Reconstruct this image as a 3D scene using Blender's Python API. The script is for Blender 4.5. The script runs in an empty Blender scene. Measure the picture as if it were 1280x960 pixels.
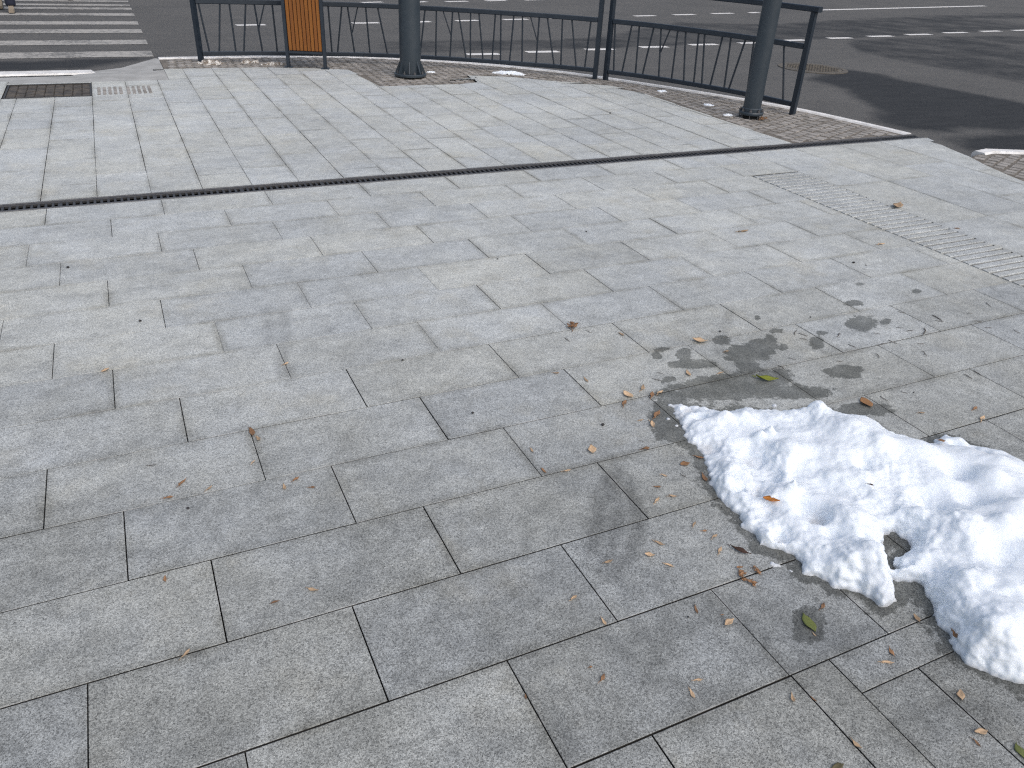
import bpy, bmesh, math, random
import numpy as np
from mathutils import Vector, Matrix, noise
random.seed(11); rng = np.random.default_rng(5)
# World axes: X runs along the paving rows, Y across them, camera stands above (0, 0). Units are metres.
SNOW = [[1.63,1.939],[1.674,1.921],[1.719,1.886],[1.753,1.851],[1.782,1.82],[1.85,1.817],[1.885,1.803],[1.897,1.781],[1.952,1.751],[2.002,1.736],[2.054,1.712],[2.096,1.706],[2.12,1.714],[2.15,1.711],[2.149,1.671],[2.183,1.629],[2.243,1.591],[2.253,1.539],[2.249,1.476],[2.283,1.448],[2.304,1.395],[2.347,1.379],[2.385,1.399],[2.433,1.394],[2.479,1.352],[2.464,1.314],[2.493,1.27],[2.513,1.264],[2.52,1.219],[2.527,1.173],[2.534,1.063],[2.471,0.921],[2.327,0.798],[2.135,0.653],[1.954,0.561],[1.784,0.496],[1.728,0.528],[1.693,0.577],[1.663,0.601],[1.643,0.639],[1.623,0.674],[1.631,0.712],[1.649,0.733],[1.657,0.758],[1.657,0.791],[1.677,0.807],[1.697,0.846],[1.737,0.892],[1.737,0.919],[1.704,0.93],[1.684,0.951],[1.693,0.965],[1.73,0.963],[1.736,0.989],[1.767,1.005],[1.811,1.02],[1.855,1.051],[1.843,1.087],[1.815,1.096],[1.751,1.062],[1.717,1.022],[1.682,0.979],[1.649,0.931],[1.625,0.899],[1.593,0.892],[1.564,0.899],[1.568,0.931],[1.56,0.97],[1.507,0.99],[1.497,1.034],[1.459,1.064],[1.481,1.097],[1.494,1.135],[1.476,1.149],[1.45,1.175],[1.424,1.208],[1.439,1.232],[1.441,1.279],[1.461,1.319],[1.455,1.406],[1.469,1.481],[1.52,1.565],[1.552,1.643],[1.557,1.715],[1.575,1.778],[1.597,1.846]]
RELIEF = [[1.638,1.216,0.028,-0.12],[1.627,1.246,0.03,-0.04],[1.637,1.251,0.05,-0.03],[1.67,1.54,0.035,-0.04],[1.583,1.638,0.03,-0.035],[1.562,1.652,0.012,-0.05],[1.559,1.37,0.03,-0.03],[1.528,1.292,0.03,-0.02],[1.769,1.485,0.06,0.035],[1.751,1.598,0.02,0.02],[1.798,1.601,0.015,0.02],[1.636,1.318,0.014,0.02],[2.043,1.643,0.04,0.03],[1.715,1.134,0.06,0.03],[1.625,1.002,0.06,0.03],[1.549,1.011,0.05,0.02],[2.191,1.321,0.08,0.02],[2.022,1.13,0.07,-0.04],[2.203,1.188,0.05,-0.03],[1.953,0.962,0.1,0.03],[1.748,0.831,0.08,0.02],[1.665,0.681,0.1,0.035],[2.249,1.112,0.06,0.02],[2.409,1.286,0.02,-0.05],[2.417,1.243,0.02,-0.05],[2.424,1.206,0.02,-0.05],[2.388,1.32,0.02,-0.04],[2.033,1.483,0.06,0.02],[2.062,1.371,0.05,0.02],[1.559,1.488,0.04,0.015],[1.785,1.719,0.04,0.02],[1.945,1.232,0.05,-0.02],[1.808,1.33,0.04,0.02],[2.169,0.964,0.06,0.02],[1.958,0.854,0.06,-0.02],[1.775,0.907,0.04,-0.02],[1.663,1.868,0.02,-0.035],[1.662,1.799,0.018,-0.03],[1.717,1.745,0.03,0.03],[1.478,1.459,0.03,0.022],[1.446,1.306,0.035,0.018],[1.441,1.213,0.03,0.02],[1.513,1.41,0.02,-0.025],[1.498,1.196,0.03,-0.025],[1.651,1.407,0.025,-0.02],[2.214,1.403,0.03,-0.02],[1.939,1.324,0.035,-0.025],[1.886,1.091,0.05,0.025],[1.619,1.128,0.03,-0.02],[2.126,1.075,0.05,-0.03],[2.056,0.933,0.04,0.025],[1.773,0.702,0.06,0.02],[1.603,0.709,0.04,0.02],[1.594,0.648,0.03,-0.02]]
CRUMB = [[1.568,1.86,0.012],[1.612,1.889,0.008],[1.573,1.814,0.009],[1.583,1.917,0.006],[1.53,1.83,0.006],[1.634,1.939,0.008],[1.547,1.748,0.008],[1.542,1.714,0.006],[1.41,1.133,0.012],[1.388,1.131,0.008],[1.426,1.119,0.009],[1.442,1.089,0.009],[1.398,1.169,0.008],[1.423,1.443,0.007],[1.398,1.293,0.006],[1.423,1.019,0.008],[1.624,0.898,0.01],[1.653,0.905,0.007],[1.768,0.979,0.012],[1.794,1.021,0.01],[1.971,1.793,0.01],[2.002,1.793,0.012],[2.006,1.768,0.008],[1.646,0.737,0.012]]
GRIME_SHADE = [[1.594,1.65,0.035,0.5],[1.564,1.646,0.015,1.0],[1.667,1.542,0.03,0.45],[1.562,1.379,0.03,0.5],[1.646,1.214,0.032,0.95],[2.397,1.231,0.04,0.5],[2.416,1.18,0.03,0.5],[2.382,1.282,0.03,0.35],[1.662,1.869,0.03,0.5],[1.606,1.849,0.025,0.6],[1.64,1.791,0.02,0.5],[1.593,0.904,0.03,0.35],[1.5,0.952,0.03,0.3],[1.558,1.541,0.02,0.3]]
WET = [[1.807,2.281,0.025,-0.009,-0.016,-0.023],[1.86,2.329,0.039,-0.014,-0.012,-0.018],[1.928,2.259,0.032,-0.012,-0.034,-0.047],[1.905,2.173,0.101,-0.037,-0.025,-0.033],[2.161,2.306,0.04,-0.015,-0.029,-0.037],[2.155,2.176,0.065,-0.024,-0.056,-0.068],[2.266,2.181,0.066,-0.024,-0.073,-0.086],[2.117,2.08,0.044,-0.016,-0.045,-0.053],[2.468,2.433,0.018,-0.006,-0.018,-0.021],[1.742,2.103,0.024,-0.009,-0.015,-0.021],[1.992,2.002,0.153,-0.057,-0.037,-0.045],[2.457,2.297,0.035,-0.013,-0.017,-0.019],[2.348,2.214,0.027,-0.01,-0.062,-0.071],[2.373,2.157,0.023,-0.009,-0.021,-0.023],[2.548,2.141,0.034,-0.012,-0.045,-0.047],[2.64,2.206,0.028,-0.01,-0.018,-0.019],[3.04,2.4,0.047,-0.016,-0.03,-0.029],[3.473,2.402,0.029,-0.01,-0.026,-0.022],[2.896,2.218,0.073,-0.026,-0.066,-0.063],[3.024,2.19,0.026,-0.009,-0.028,-0.026],[2.463,1.895,0.08,-0.03,-0.046,-0.045],[3.255,2.574,0.025,-0.008,-0.017,-0.016],[2.152,1.962,0.078,-0.029,-0.053,-0.06],[1.596,1.874,0.077,-0.03,-0.102,-0.145],[1.88,1.96,0.224,-0.084,-0.049,-0.063],[2.14,1.849,0.151,-0.057,-0.039,-0.042],[2.309,1.648,0.117,-0.045,-0.036,-0.034],[1.348,0.922,0.043,-0.018,-0.049,-0.052],[1.547,1.756,0.037,-0.014,-0.035,-0.049],[1.644,0.936,0.083,-0.034,-0.052,-0.047]]
SMEAR = [[[1.184,1.641],[1.125,1.487],[1.018,1.344],[0.955,1.295]],[[1.243,1.677],[1.212,1.543],[1.161,1.433],[1.07,1.322],[0.978,1.266]],[[1.126,1.603],[1.057,1.475],[0.961,1.367]],[[0.467,3.204],[0.441,2.968],[0.381,2.758],[0.364,2.581]],[[0.42,3.264],[0.367,2.919]],[[2.411,2.563],[2.237,2.385],[2.076,2.22]]]
B1 = [[0.055,0.102],[0.28,0.208],[0.38,0.389],[0.555,0.476],[0.647,0.683],[0.842,0.848],[1.463,1.473],[1.617,1.538],[1.683,1.737],[1.891,1.918],[2.029,2.126],[2.58,2.515],[2.714,2.705],[2.906,2.878],[2.974,3.073],[3.118,3.126],[3.217,3.279],[3.411,3.389],[3.477,3.49],[3.629,3.601],[3.73,3.751],[3.927,3.919],[4.023,4.136],[4.198,4.218],[4.31,4.405],[4.535,4.509]]
BR1 = [[0.755,0.659,0.325],[1.799,1.721,0.325],[2.792,2.892,0.34],[3.824,3.915,0.36]]
B2 = [[0.049,0.089],[0.246,0.192],[0.334,0.354],[0.507,0.438],[0.599,0.648],[0.803,0.81],[0.899,0.962],[1.057,1.089],[1.129,1.188],[1.341,1.29],[1.439,1.461],[1.613,1.519],[1.711,1.743],[1.885,1.944],[2.072,2.195]]
BR2 = [[0.71,0.631,0.365]]
F1 = [[0.9,10.1],[1.4,10.07],[1.9,10.0],[2.6,9.87],[3.1,9.7],[3.55,9.48],[4.05,9.17],[4.46,8.9],[4.8,8.65],[5.08,8.37]]
F2 = [[5.165,8.27],[5.44,7.93],[5.66,7.5],[5.86,7.05],[5.99,6.67],[6.09,6.16]]
DARK = [[[9.833,9.346],[10.097,8.664],[10.111,7.575],[10.294,6.758],[10.21,6.266],[8.616,5.184],[7.964,5.636],[7.671,5.481],[7.237,5.73],[7.318,6.172],[7.737,6.501],[8.513,7.738],[8.565,8.438]],[[3.8,12.552],[6.868,12.557],[8.09,13.016],[11.163,15.102],[13.222,14.671],[18.35,16.224],[28.049,18.379],[21.33,13.817],[17.695,13.291],[14.407,12.613],[11.915,12.268],[9.777,11.972],[7.083,11.6],[4.961,11.524],[3.453,11.427]],[[12.868,11.986],[14.367,12.368],[19.613,12.651],[11.726,7.296],[11.91,8.185],[11.794,9.089],[11.853,10.626]],[[-1.648,11.126],[0.454,11.31],[0.509,11.436],[-0.281,10.615],[-1.571,10.424]],[[7.36,5.345],[8.737,5.266],[7.753,4.598],[7.101,4.827]]]
MARK = [[1.919,14.605,2.403,14.669,0.17],[3.932,14.888,4.451,14.962,0.17],[5.189,15.079,5.5,15.158,0.17],[6.064,15.281,6.567,15.368,0.17],[7.159,15.501,7.739,15.596,0.17],[8.289,15.738,8.817,15.839,0.17],[4.586,11.141,5.1,11.136,0.17],[5.611,11.278,6.154,11.276,0.17],[6.719,11.429,7.238,11.436,0.17],[7.846,11.601,8.394,11.613,0.17],[8.988,11.798,9.582,11.814,0.17],[10.16,11.915,10.695,11.942,0.17],[11.517,12.202,12.01,12.24,0.17],[12.798,12.438,13.457,12.475,0.17],[14.108,12.651,14.844,12.694,0.17],[15.477,12.874,16.275,12.922,0.17],[16.963,13.13,17.779,13.188,0.17],[18.472,13.341,19.244,13.41,0.17],[19.817,13.486,20.643,13.559,0.17],[10.754,16.269,11.396,16.39,0.17],[12.032,16.565,12.728,16.698,0.17],[13.395,16.886,14.15,17.03,0.17],[14.77,17.136,15.169,17.269,0.17],[6.585,19.002,6.851,19.145,0.17],[7.344,19.182,7.973,19.373,0.17],[8.52,19.517,9.153,19.717,0.17],[9.742,19.873,10.427,20.088,0.17],[4.207,18.475,4.661,18.627,0.17],[5.195,18.756,5.722,18.924,0.17],[17.545,17.944,27.499,20.018,0.2]]
LV = [
[3.185,3.417,0.089,-0.21,"seed","lone tan seed wing on pale paving beyond the snow, left of the ribbed strip"],
[1.771,2.503,0.044,-1.39,"seed","small tan seed wing beside the cross joint left of the wet footprints"],
[2.057,2.327,0.067,-0.66,"leaf_tan","long pale tan leaf at the edge of the wet splashes"],
[1.342,2.299,0.032,-0.71,"seed","small tan seed wing alone between two cross joints in the middle of the paving"],
[1.43,2.213,0.048,-1.8,"seed","pale thin seed wing in the middle of the paving, left of the snow tip"],
[1.841,2.113,0.06,-2.02,"seed","pale seed wing on the wet splash just above the snow tip"],
[1.964,2.067,0.039,0.17,"seed","whitish seed wing on the dark wet patch behind the snow"],
[2.108,1.959,0.097,-0.73,"leaf_yg","curled yellow-green leaf on the wet paving just behind the snow"],
[2.105,2.209,0.032,-0.04,"seed","tiny pale seed wing among the wet splashes"],
[4.558,3.491,0.119,0.28,"leaf_tan","pale orange leaf lying on the ribbed tactile strip"],
[4.573,3.038,0.049,-0.31,"seed_br","reddish brown seed wing on the far edge of the ribbed strip"],
[4.387,2.975,0.044,-0.9,"twig","dark bark flake lying across the ribs of the tactile strip"],
[3.844,2.978,0.055,-0.31,"seed","tan seed wing in front of the ribbed tactile strip"],
[1.521,2.051,0.052,-1.53,"leaf_tan","curled tan leaf bit on the joint left of the snow tip"],
[1.473,2.003,0.054,0.73,"seed_br","orange brown seed wing just below the joint left of the snow tip"],
[1.596,2.073,0.052,0.73,"seed","upright pale tan seed wing between the dry slab and the wet tip area"],
[1.643,2.024,0.045,0.35,"seed","tan seed wing on the wet edge above the snow tip"],
[1.601,2.015,0.057,0.71,"seed_br","brown seed wing on the joint at the wet edge"],
[1.541,1.896,0.068,0.7,"seed_br","brown crumpled seed cluster on the wet slab left of the snow tip"],
[1.494,1.852,0.058,-1.84,"seed","tan seed wing just under the crumpled brown one left of the snow tip"],
[1.468,1.89,0.027,-0.22,"seed","pale flat seed wing on the dry side of the wet edge"],
[1.024,1.868,0.034,-1.56,"seed","tan seed wing on the slab in the centre, farther from the joint"],
[1.21,1.791,0.048,-1.88,"leaf_tan","broad tan seed leaf in the middle of the slab left of the snow"],
[1.382,1.733,0.042,-0.1,"seed_br","orange tan seed wing lying on the long joint left of the snow"],
[1.009,1.751,0.039,-1.39,"seed_br","brown seed wing stuck at the long joint in the centre of the paving"],
[1.076,1.724,0.034,-0.24,"seed","pale tan seed wing just below the long joint in the centre"],
[1.461,1.61,0.036,-0.24,"leaf_or","round rusty leaf bit near the snow edge"],
[1.526,1.628,0.04,-1.0,"seed_br","dark reddish stalk beside the left edge of the snow"],
[1.477,1.529,0.055,-2.0,"seed_br","brown crumpled seed touching the left edge of the snow"],
[1.358,1.586,0.028,-0.97,"seed","tan seed wing on the short slab left of the snow"],
[1.303,1.545,0.03,-0.67,"seed_br","thin brown seed wing beside the dark tyre arc"],
[1.262,1.485,0.043,0.65,"seed","upright tan seed wing near the corner of two joints left of the snow"],
[1.32,1.487,0.034,-0.52,"seed","stalked long tan seed wing near two joint corners"],
[1.303,1.349,0.034,0.72,"seed","faint pale seed wing left of the lower snow edge"],
[1.316,1.317,0.026,-0.15,"seed_br","small orange seed wing left of the lower snow edge"],
[1.325,1.283,0.031,0.21,"seed","tan seed wing nearest the lower snow edge"],
[1.159,1.325,0.043,-0.92,"seed","long tan seed wing right of the tyre arcs"],
[1.108,1.29,0.029,-0.51,"leaf_tan","broad pale tan seed leaf right of the tyre arcs"],
[0.983,1.313,0.035,-0.15,"seed","tan winged seed lying on the dark tyre arc"],
[1.134,1.238,0.036,-0.78,"seed","tan winged seed on the slab below the tyre arcs, nearest the brown curled leaf"],
[1.36,1.208,0.063,-0.99,"leaf_dk","long dark brown curled leaf in front of the snow"],
[1.302,1.228,0.042,0.79,"seed","pale upright seed wing left of the dark curled leaf"],
[1.303,1.138,0.047,-1.93,"cluster","upper left brown twiggy seed cluster on the joint before the snow"],
[1.347,1.127,0.038,-1.46,"cluster","right brown twiggy seed cluster on the joint before the snow"],
[1.303,1.099,0.047,-1.32,"cluster","lowest brown twiggy seed cluster just under the joint before the snow"],
[2.347,1.676,0.066,-1.95,"leaf_or","upright orange brown leaf standing against the back of the snow"],
[2.491,1.549,0.032,-0.53,"seed","tan seed wing on the slab behind the snow"],
[2.715,1.493,0.045,0.13,"seed_br","reddish seed wing on the slab behind the right end of the snow"],
[2.677,1.43,0.05,0.37,"seed","small tan seed wing on the joint behind the right end of the snow"],
[0.829,1.23,0.031,0.39,"seed","small tan winged seed under the tyre arcs"],
[0.863,1.134,0.036,-1.75,"seed","tan winged seed lying across the long joint below the tyre arcs"],
[1.107,1.075,0.038,-2.08,"seed_br","upright brown seed wing on the large near slab, closest to the upper joint"],
[1.156,1.003,0.035,0.15,"leaf_tan","crumpled tan leaf bit right of the upright brown seed"],
[0.769,0.984,0.034,0.61,"seed_br","brown seed wing in the middle of the large near slab"],
[0.759,1.023,0.016,-0.0,"seed_br","tiny reddish fleck beside the brown seed in the large near slab"],
[0.974,0.893,0.03,-0.21,"seed","pale tan seed wing above its neighbour near the lower joint"],
[0.94,0.869,0.038,-1.62,"seed","long orange tan seed wing near the lower joint"],
[0.585,1.01,0.019,-1.72,"seed_br","brown seed wing on the cross joint at the bottom"],
[1.157,1.034,0.013,-0.4,"seed_br","tiny reddish fleck by the cross joint in front of the snow"],
[1.421,0.953,0.035,0.48,"seed_br","small brown crumpled seed above the green leaf"],
[1.348,0.922,0.062,-1.89,"leaf_gr","flat green leaf on the damp spot in front of the snow"],
[1.334,0.891,0.018,-1.68,"seed","tan tip of seed lying under the green leaf"],
[1.623,0.825,0.028,-2.01,"leaf_tan","tan leaf bit on the joint in front of the snow notch"],
[1.474,0.773,0.036,-1.96,"seed_br","brown seed wing above its tan neighbour in the narrow slab"],
[1.434,0.753,0.04,-0.4,"seed","tan triangular seed wing in the narrow slab near the right"],
[1.15,0.767,0.033,-2.24,"seed","upright tan winged seed under the near joint at right"],
[1.192,0.745,0.022,-1.51,"seed_br","reddish seed wing on the faint joint at right"],
[1.523,0.613,0.033,-2.28,"leaf_tan","crumpled tan seed on the slab under the big snow lobe"],
[1.194,0.62,0.034,-1.51,"seed","long tan winged seed near the bottom edge at right"],
[1.478,0.528,0.034,-0.16,"leaf_tan","broad pale tan wing above its brown neighbour at lower right"],
[1.446,0.516,0.029,-1.62,"seed_br","brown winged seed with a stalk at lower right"],
[1.517,0.458,0.043,-2.05,"leaf_gr","olive green leaf at the lower right corner"],
[1.118,0.595,0.033,-0.24,"leaf_ol","dull olive leaf at the bottom edge"],
[0.193,2.302,0.068,-1.59,"seed_br","thin brown stalk on the cross joint at left"],
[0.17,2.128,0.027,0.75,"seed","pale tan seed wing below the thin brown stalk at left"],
[-0.043,2.098,0.049,0.9,"seed_br","upper brown seed wing of the pair at left, over the long joint"],
[-0.088,2.042,0.037,-0.08,"seed_br","lower brown stalked seed of the pair at left"],
[0.026,2.041,0.032,0.53,"seed","pale seed wing right of the brown pair at left"],
[0.274,1.993,0.036,0.59,"seed_br","orange brown seed wing, topmost of the three on the left centre slab"],
[0.236,1.97,0.039,-1.51,"seed","tan seed wing, leftmost of the three on the left centre slab"],
[0.31,1.936,0.028,-0.23,"seed_br","pinkish brown seed wing, rightmost of the three on the left centre slab"],
[0.206,2.257,0.043,-1.35,"seed","pale tan seed at the top of the cross joint at left"],
[-0.119,1.698,0.031,-1.54,"seed_br","brown seed wing on the near left slab, just under its long joint"],
[-0.098,1.425,0.035,0.61,"seed","orange tan winged seed on the joint at lower left"],
[0.218,1.516,0.038,-0.73,"seed","thin tan stalked seed on the slab at lower centre left"],
[0.122,1.509,0.027,-0.02,"seed_br","pinkish brown seed wing below the thin stalked one"],
[-0.235,2.906,0.034,0.45,"leaf_tan","pale crumpled leaf bit on the far left paving by a cross joint"],
[0.387,2.728,0.034,0.2,"seed","tan seed wing lying across the cross joint with dark smears"],
[1.608,2.636,0.089,0.83,"cluster","fine brown twig tuft on the joint above the middle"],
[1.651,2.571,0.031,-1.09,"twig","short dark twig beside the fine brown twig tuft"],
[1.525,2.536,0.041,-1.54,"twig","short dark twig beside the fine brown twig tuft"],
[1.735,2.152,0.028,-0.72,"twig","short dark twig at the left edge of the wet splashes"],
[1.693,2.114,0.034,-0.9,"twig","short dark twig at the left edge of the wet splashes"],
[3.177,2.237,0.035,-1.06,"twig","thin dark twig bit scattered on the paving behind the snow"],
[2.542,2.217,0.042,-1.2,"twig","thin dark twig bit scattered on the paving behind the snow"],
[2.524,2.248,0.052,0.76,"twig","thin dark twig bit scattered on the paving behind the snow"],
[2.513,2.186,0.03,-0.76,"twig","thin dark twig bit scattered on the paving behind the snow"],
[3.271,2.102,0.034,-0.79,"twig","thin dark twig bit scattered on the paving behind the snow"],
[3.452,2.037,0.036,-0.55,"twig","thin dark twig bit scattered on the paving behind the snow"],
[3.437,1.971,0.036,-0.34,"twig","thin dark twig bit scattered on the paving behind the snow"],
[3.683,2.155,0.045,-2.19,"twig","thin dark twig bit scattered on the paving behind the snow"],
[2.877,2.021,0.043,-1.45,"twig","thin dark twig bit scattered on the paving behind the snow"],
[2.67,2.057,0.036,-1.41,"twig","thin dark twig bit scattered on the paving behind the snow"],
[2.806,2.023,0.045,0.05,"twig","thin dark twig bit scattered on the paving behind the snow"],
[2.922,1.894,0.045,-2.07,"twig","thin dark twig bit scattered on the paving behind the snow"],
[2.987,1.965,0.031,-0.54,"twig","thin dark twig bit scattered on the paving behind the snow"],
[2.707,1.95,0.04,-1.93,"twig","thin dark twig bit scattered on the paving behind the snow"],
[2.512,1.97,0.031,-0.35,"twig","thin dark twig bit scattered on the paving behind the snow"],
[2.332,2.059,0.029,-0.95,"twig","thin dark twig bit scattered on the paving behind the snow"],
[2.236,2.014,0.037,-1.47,"twig","thin dark twig bit scattered on the paving behind the snow"],
[3.531,1.894,0.037,-1.77,"twig","thin dark twig bit scattered on the paving behind the snow"],
[3.104,2.047,0.073,-2.41,"twig","thin dark twig bit scattered on the paving behind the snow"],
[2.695,2.161,0.048,0.51,"twig","thin dark twig bit scattered on the paving behind the snow"],
[2.875,2.113,0.028,-0.55,"twig","thin dark twig bit scattered on the paving behind the snow"],
[3.496,2.114,0.026,-0.55,"twig","thin dark twig bit scattered on the paving behind the snow"],
[3.027,2.118,0.032,-0.55,"twig","thin dark twig bit scattered on the paving behind the snow"],
[3.046,2.077,0.034,-0.05,"twig","thin dark twig bit scattered on the paving behind the snow"],
[2.925,1.68,0.041,-1.64,"twig","thin dark twig bit scattered on the paving behind the snow"],
[2.989,1.685,0.042,-1.81,"twig","thin dark twig bit scattered on the paving behind the snow"],
[2.56,1.683,0.023,-0.95,"twig","thin dark twig bit scattered on the paving behind the snow"],
[2.444,1.677,0.038,-1.66,"twig","thin dark twig bit scattered on the paving behind the snow"],
[3.29,2.132,0.062,-1.71,"twig","thin dark twig bit scattered on the paving behind the snow"],
[1.419,1.561,0.029,-1.38,"twig","thin brown twig on the slab left of the snow"],
[1.401,1.777,0.022,-0.68,"twig","short dark twig above the long joint left of the snow"],
[-0.12,2.228,0.031,-0.38,"twig","long thin brown twig lying on the left paving"],
[2.287,3.701,0.024,-0.31,"grit","small black speck of grit on the paving"],
[2.204,2.372,0.022,-0.35,"grit","small black speck of grit on the paving"],
[3.456,2.807,0.033,-0.32,"grit","small black speck of grit on the paving"],
[3.494,2.757,0.019,-0.32,"grit","small black speck of grit on the paving"],
[1.326,1.912,0.029,-0.37,"grit","small black speck of grit on the paving"],
[1.433,1.383,0.01,-0.38,"grit","small black speck of grit on the paving"],
[2.597,1.669,0.013,-0.36,"grit","small black speck of grit on the paving"],
[1.072,1.061,0.012,-0.4,"grit","small black speck of grit on the paving"],
[1.01,1.044,0.008,-0.4,"grit","small black speck of grit on the paving"],
[1.01,1.016,0.006,-0.4,"grit","small black speck of grit on the paving"],
[-0.038,1.97,0.02,-0.38,"grit","small black speck of grit on the paving"],
[0.93,2.147,0.023,-0.37,"grit","small black speck of grit on the paving"],
[-0.373,4.018,0.029,-0.32,"grit","small black speck of grit on the paving"],
[-0.096,3.303,0.029,-0.34,"grit","small black speck of grit on the paving"],
[1.624,3.475,0.017,-0.32,"grit","small black speck of grit on the paving"],
[3.667,8.615,0.037,-0.15,"grit","small black speck of grit on the paving"],
[4.197,6.57,0.04,-0.21,"grit","small black speck of grit on the paving"],
[0.819,2.603,0.022,-0.35,"grit","small black speck of grit on the paving"],
[2.708,2.348,0.019,-0.34,"grit","small black speck of grit on the paving"]]
ROADZ = -0.12
scene = bpy.context.scene
COL = scene.collection

# ------------------------------------------------------------------ helpers
class MB:
    """collects geometry for ONE mesh object"""
    def __init__(s): s.v = []; s.f = []
    def add(s, vs, fs):
        n = len(s.v); s.v.extend([tuple(p) for p in vs]); s.f.extend([tuple(i+n for i in f) for f in fs])
    def box(s, c, size, rz=0.0, bev=0.0):
        bm = bmesh.new(); bmesh.ops.create_cube(bm, size=1)
        bmesh.ops.scale(bm, vec=size, verts=bm.verts)
        if bev: bmesh.ops.bevel(bm, geom=list(bm.edges), offset=bev, segments=2, affect='EDGES')
        bmesh.ops.rotate(bm, cent=(0,0,0), matrix=Matrix.Rotation(rz, 3, 'Z'), verts=bm.verts)
        bmesh.ops.translate(bm, vec=c, verts=bm.verts)
        s.bm(bm)
    def bm(s, bm):
        bm.verts.index_update()
        s.add([v.co for v in bm.verts], [[v.index for v in f.verts] for f in bm.faces]); bm.free()
    def tube(s, pts, rads, n=10, cap=True):
        pts = [Vector(p) for p in pts]
        if not isinstance(rads, (list, tuple)): rads = [rads]*len(pts)
        vs = []; fs = []
        for i, p in enumerate(pts):
            t = (pts[min(i+1, len(pts)-1)] - pts[max(i-1, 0)]).normalized()
            a = Vector((0,0,1)) if abs(t.z) < .9 else Vector((1,0,0))
            x = t.cross(a).normalized(); y = x.cross(t)
            for k in range(n):
                w = 2*math.pi*k/n; vs.append(p + (x*math.cos(w)+y*math.sin(w))*rads[i])
        for i in range(len(pts)-1):
            for k in range(n):
                fs.append((i*n+k, i*n+(k+1)%n, (i+1)*n+(k+1)%n, (i+1)*n+k))
        if cap:
            fs.append(tuple(range(n))[::-1]); fs.append(tuple((len(pts)-1)*n+k for k in range(n)))
        s.add(vs, fs)
    def bar(s, pts, w, h):
        """rectangular section swept along a polyline, section upright"""
        pts = [Vector(p) for p in pts]; vs = []; fs = []
        for i, p in enumerate(pts):
            t = (pts[min(i+1, len(pts)-1)] - pts[max(i-1, 0)]); t.z = 0; t.normalize()
            x = Vector((t.y, -t.x, 0))
            e = min(w, h)*.15
            for a, b in ((-w/2+e,-h/2),(w/2-e,-h/2),(w/2,-h/2+e),(w/2,h/2-e),(w/2-e,h/2),(-w/2+e,h/2),(-w/2,h/2-e),(-w/2,-h/2+e)):
                vs.append(p + x*a + Vector((0,0,b)))
        n = 8
        for i in range(len(pts)-1):
            for k in range(n): fs.append((i*n+k, (i+1)*n+k, (i+1)*n+(k+1)%n, i*n+(k+1)%n))
        fs.append(tuple(range(n))); fs.append(tuple((len(pts)-1)*n+k for k in range(n))[::-1])
        s.add(vs, fs)
    def lathe(s, c, prof, n=32):
        vs = []; fs = []
        for r, z in prof:
            for k in range(n):
                w = 2*math.pi*k/n; vs.append((c[0]+r*math.cos(w), c[1]+r*math.sin(w), c[2]+z))
        m = len(prof)
        for i in range(m-1):
            for k in range(n): fs.append((i*n+k, i*n+(k+1)%n, (i+1)*n+(k+1)%n, (i+1)*n+k))
        fs.append(tuple(range(n))[::-1]); fs.append(tuple((m-1)*n+k for k in range(n)))
        s.add(vs, fs)
    def prism(s, poly, z0, z1):
        n = len(poly)
        vs = [(x,y,z0) for x,y in poly]+[(x,y,z1) for x,y in poly]
        fs = [tuple(range(n))[::-1], tuple(range(n,2*n))]+[(i,(i+1)%n,(i+1)%n+n,i+n) for i in range(n)]
        s.add(vs, fs)
    def mesh(s, name):
        me = bpy.data.meshes.new(name); me.from_pydata(s.v, [], s.f); me.validate(); me.update(); return me
    def build(s, name, mat, parent=None, smooth=None):
        me = s.mesh(name)
        if smooth is not None:
            me.polygons.foreach_set('use_smooth', [True]*len(me.polygons))
            if smooth < 180: me.set_sharp_from_angle(angle=math.radians(smooth))
        return link(name, me, mat, parent)
def link(name, me, mat, parent=None):
    if mat and not len(me.materials): me.materials.append(mat)
    o = bpy.data.objects.new(name, me); COL.objects.link(o)
    if parent:
        o.parent = parent; o.matrix_parent_inverse = Matrix.Translation(-parent.location) if parent.type == 'EMPTY' else Matrix.Identity(4)
    return o
def thing(name, label, cat, loc, group=None):
    o = bpy.data.objects.new(name, None); COL.objects.link(o); o.location = loc; o.empty_display_size = .1
    tag(o, label, cat, group); return o
def tag(o, label, cat, group=None):
    o['label'] = label; o['category'] = cat
    if group: o['group'] = group
    return o
def struct(o, kind='structure'): o['kind'] = kind; return o
def dense(P, step=.05):
    P = np.array(P, float); L = np.r_[0, np.cumsum(np.linalg.norm(np.diff(P, axis=0), axis=1))]
    n = max(2, int(L[-1]/step)); s = np.linspace(0, L[-1], n)
    # smooth the corners a little
    Q = np.c_[np.interp(s, L, P[:,0]), np.interp(s, L, P[:,1])]
    for _ in range(12): Q[1:-1] = .25*Q[:-2]+.5*Q[1:-1]+.25*Q[2:]
    return s, Q
def at_s(P, s):
    P = np.array(P, float); L = np.r_[0, np.cumsum(np.linalg.norm(np.diff(P, axis=0), axis=1))]
    return float(np.interp(s, L, P[:,0])), float(np.interp(s, L, P[:,1]))
def seg_dist(p, poly, closed=True):
    """distance of points p (n,2) to a polyline"""
    A = np.array(poly, float); B = np.roll(A, -1, 0) if closed else A[1:]
    if not closed: A = A[:-1]
    d = np.full(len(p), 1e9)
    for a, b in zip(A, B):
        ab = b-a; t = np.clip(((p-a)@ab)/max(ab@ab, 1e-12), 0, 1)
        d = np.minimum(d, np.hypot(*(p-a-t[:,None]*ab).T))
    return d
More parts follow.
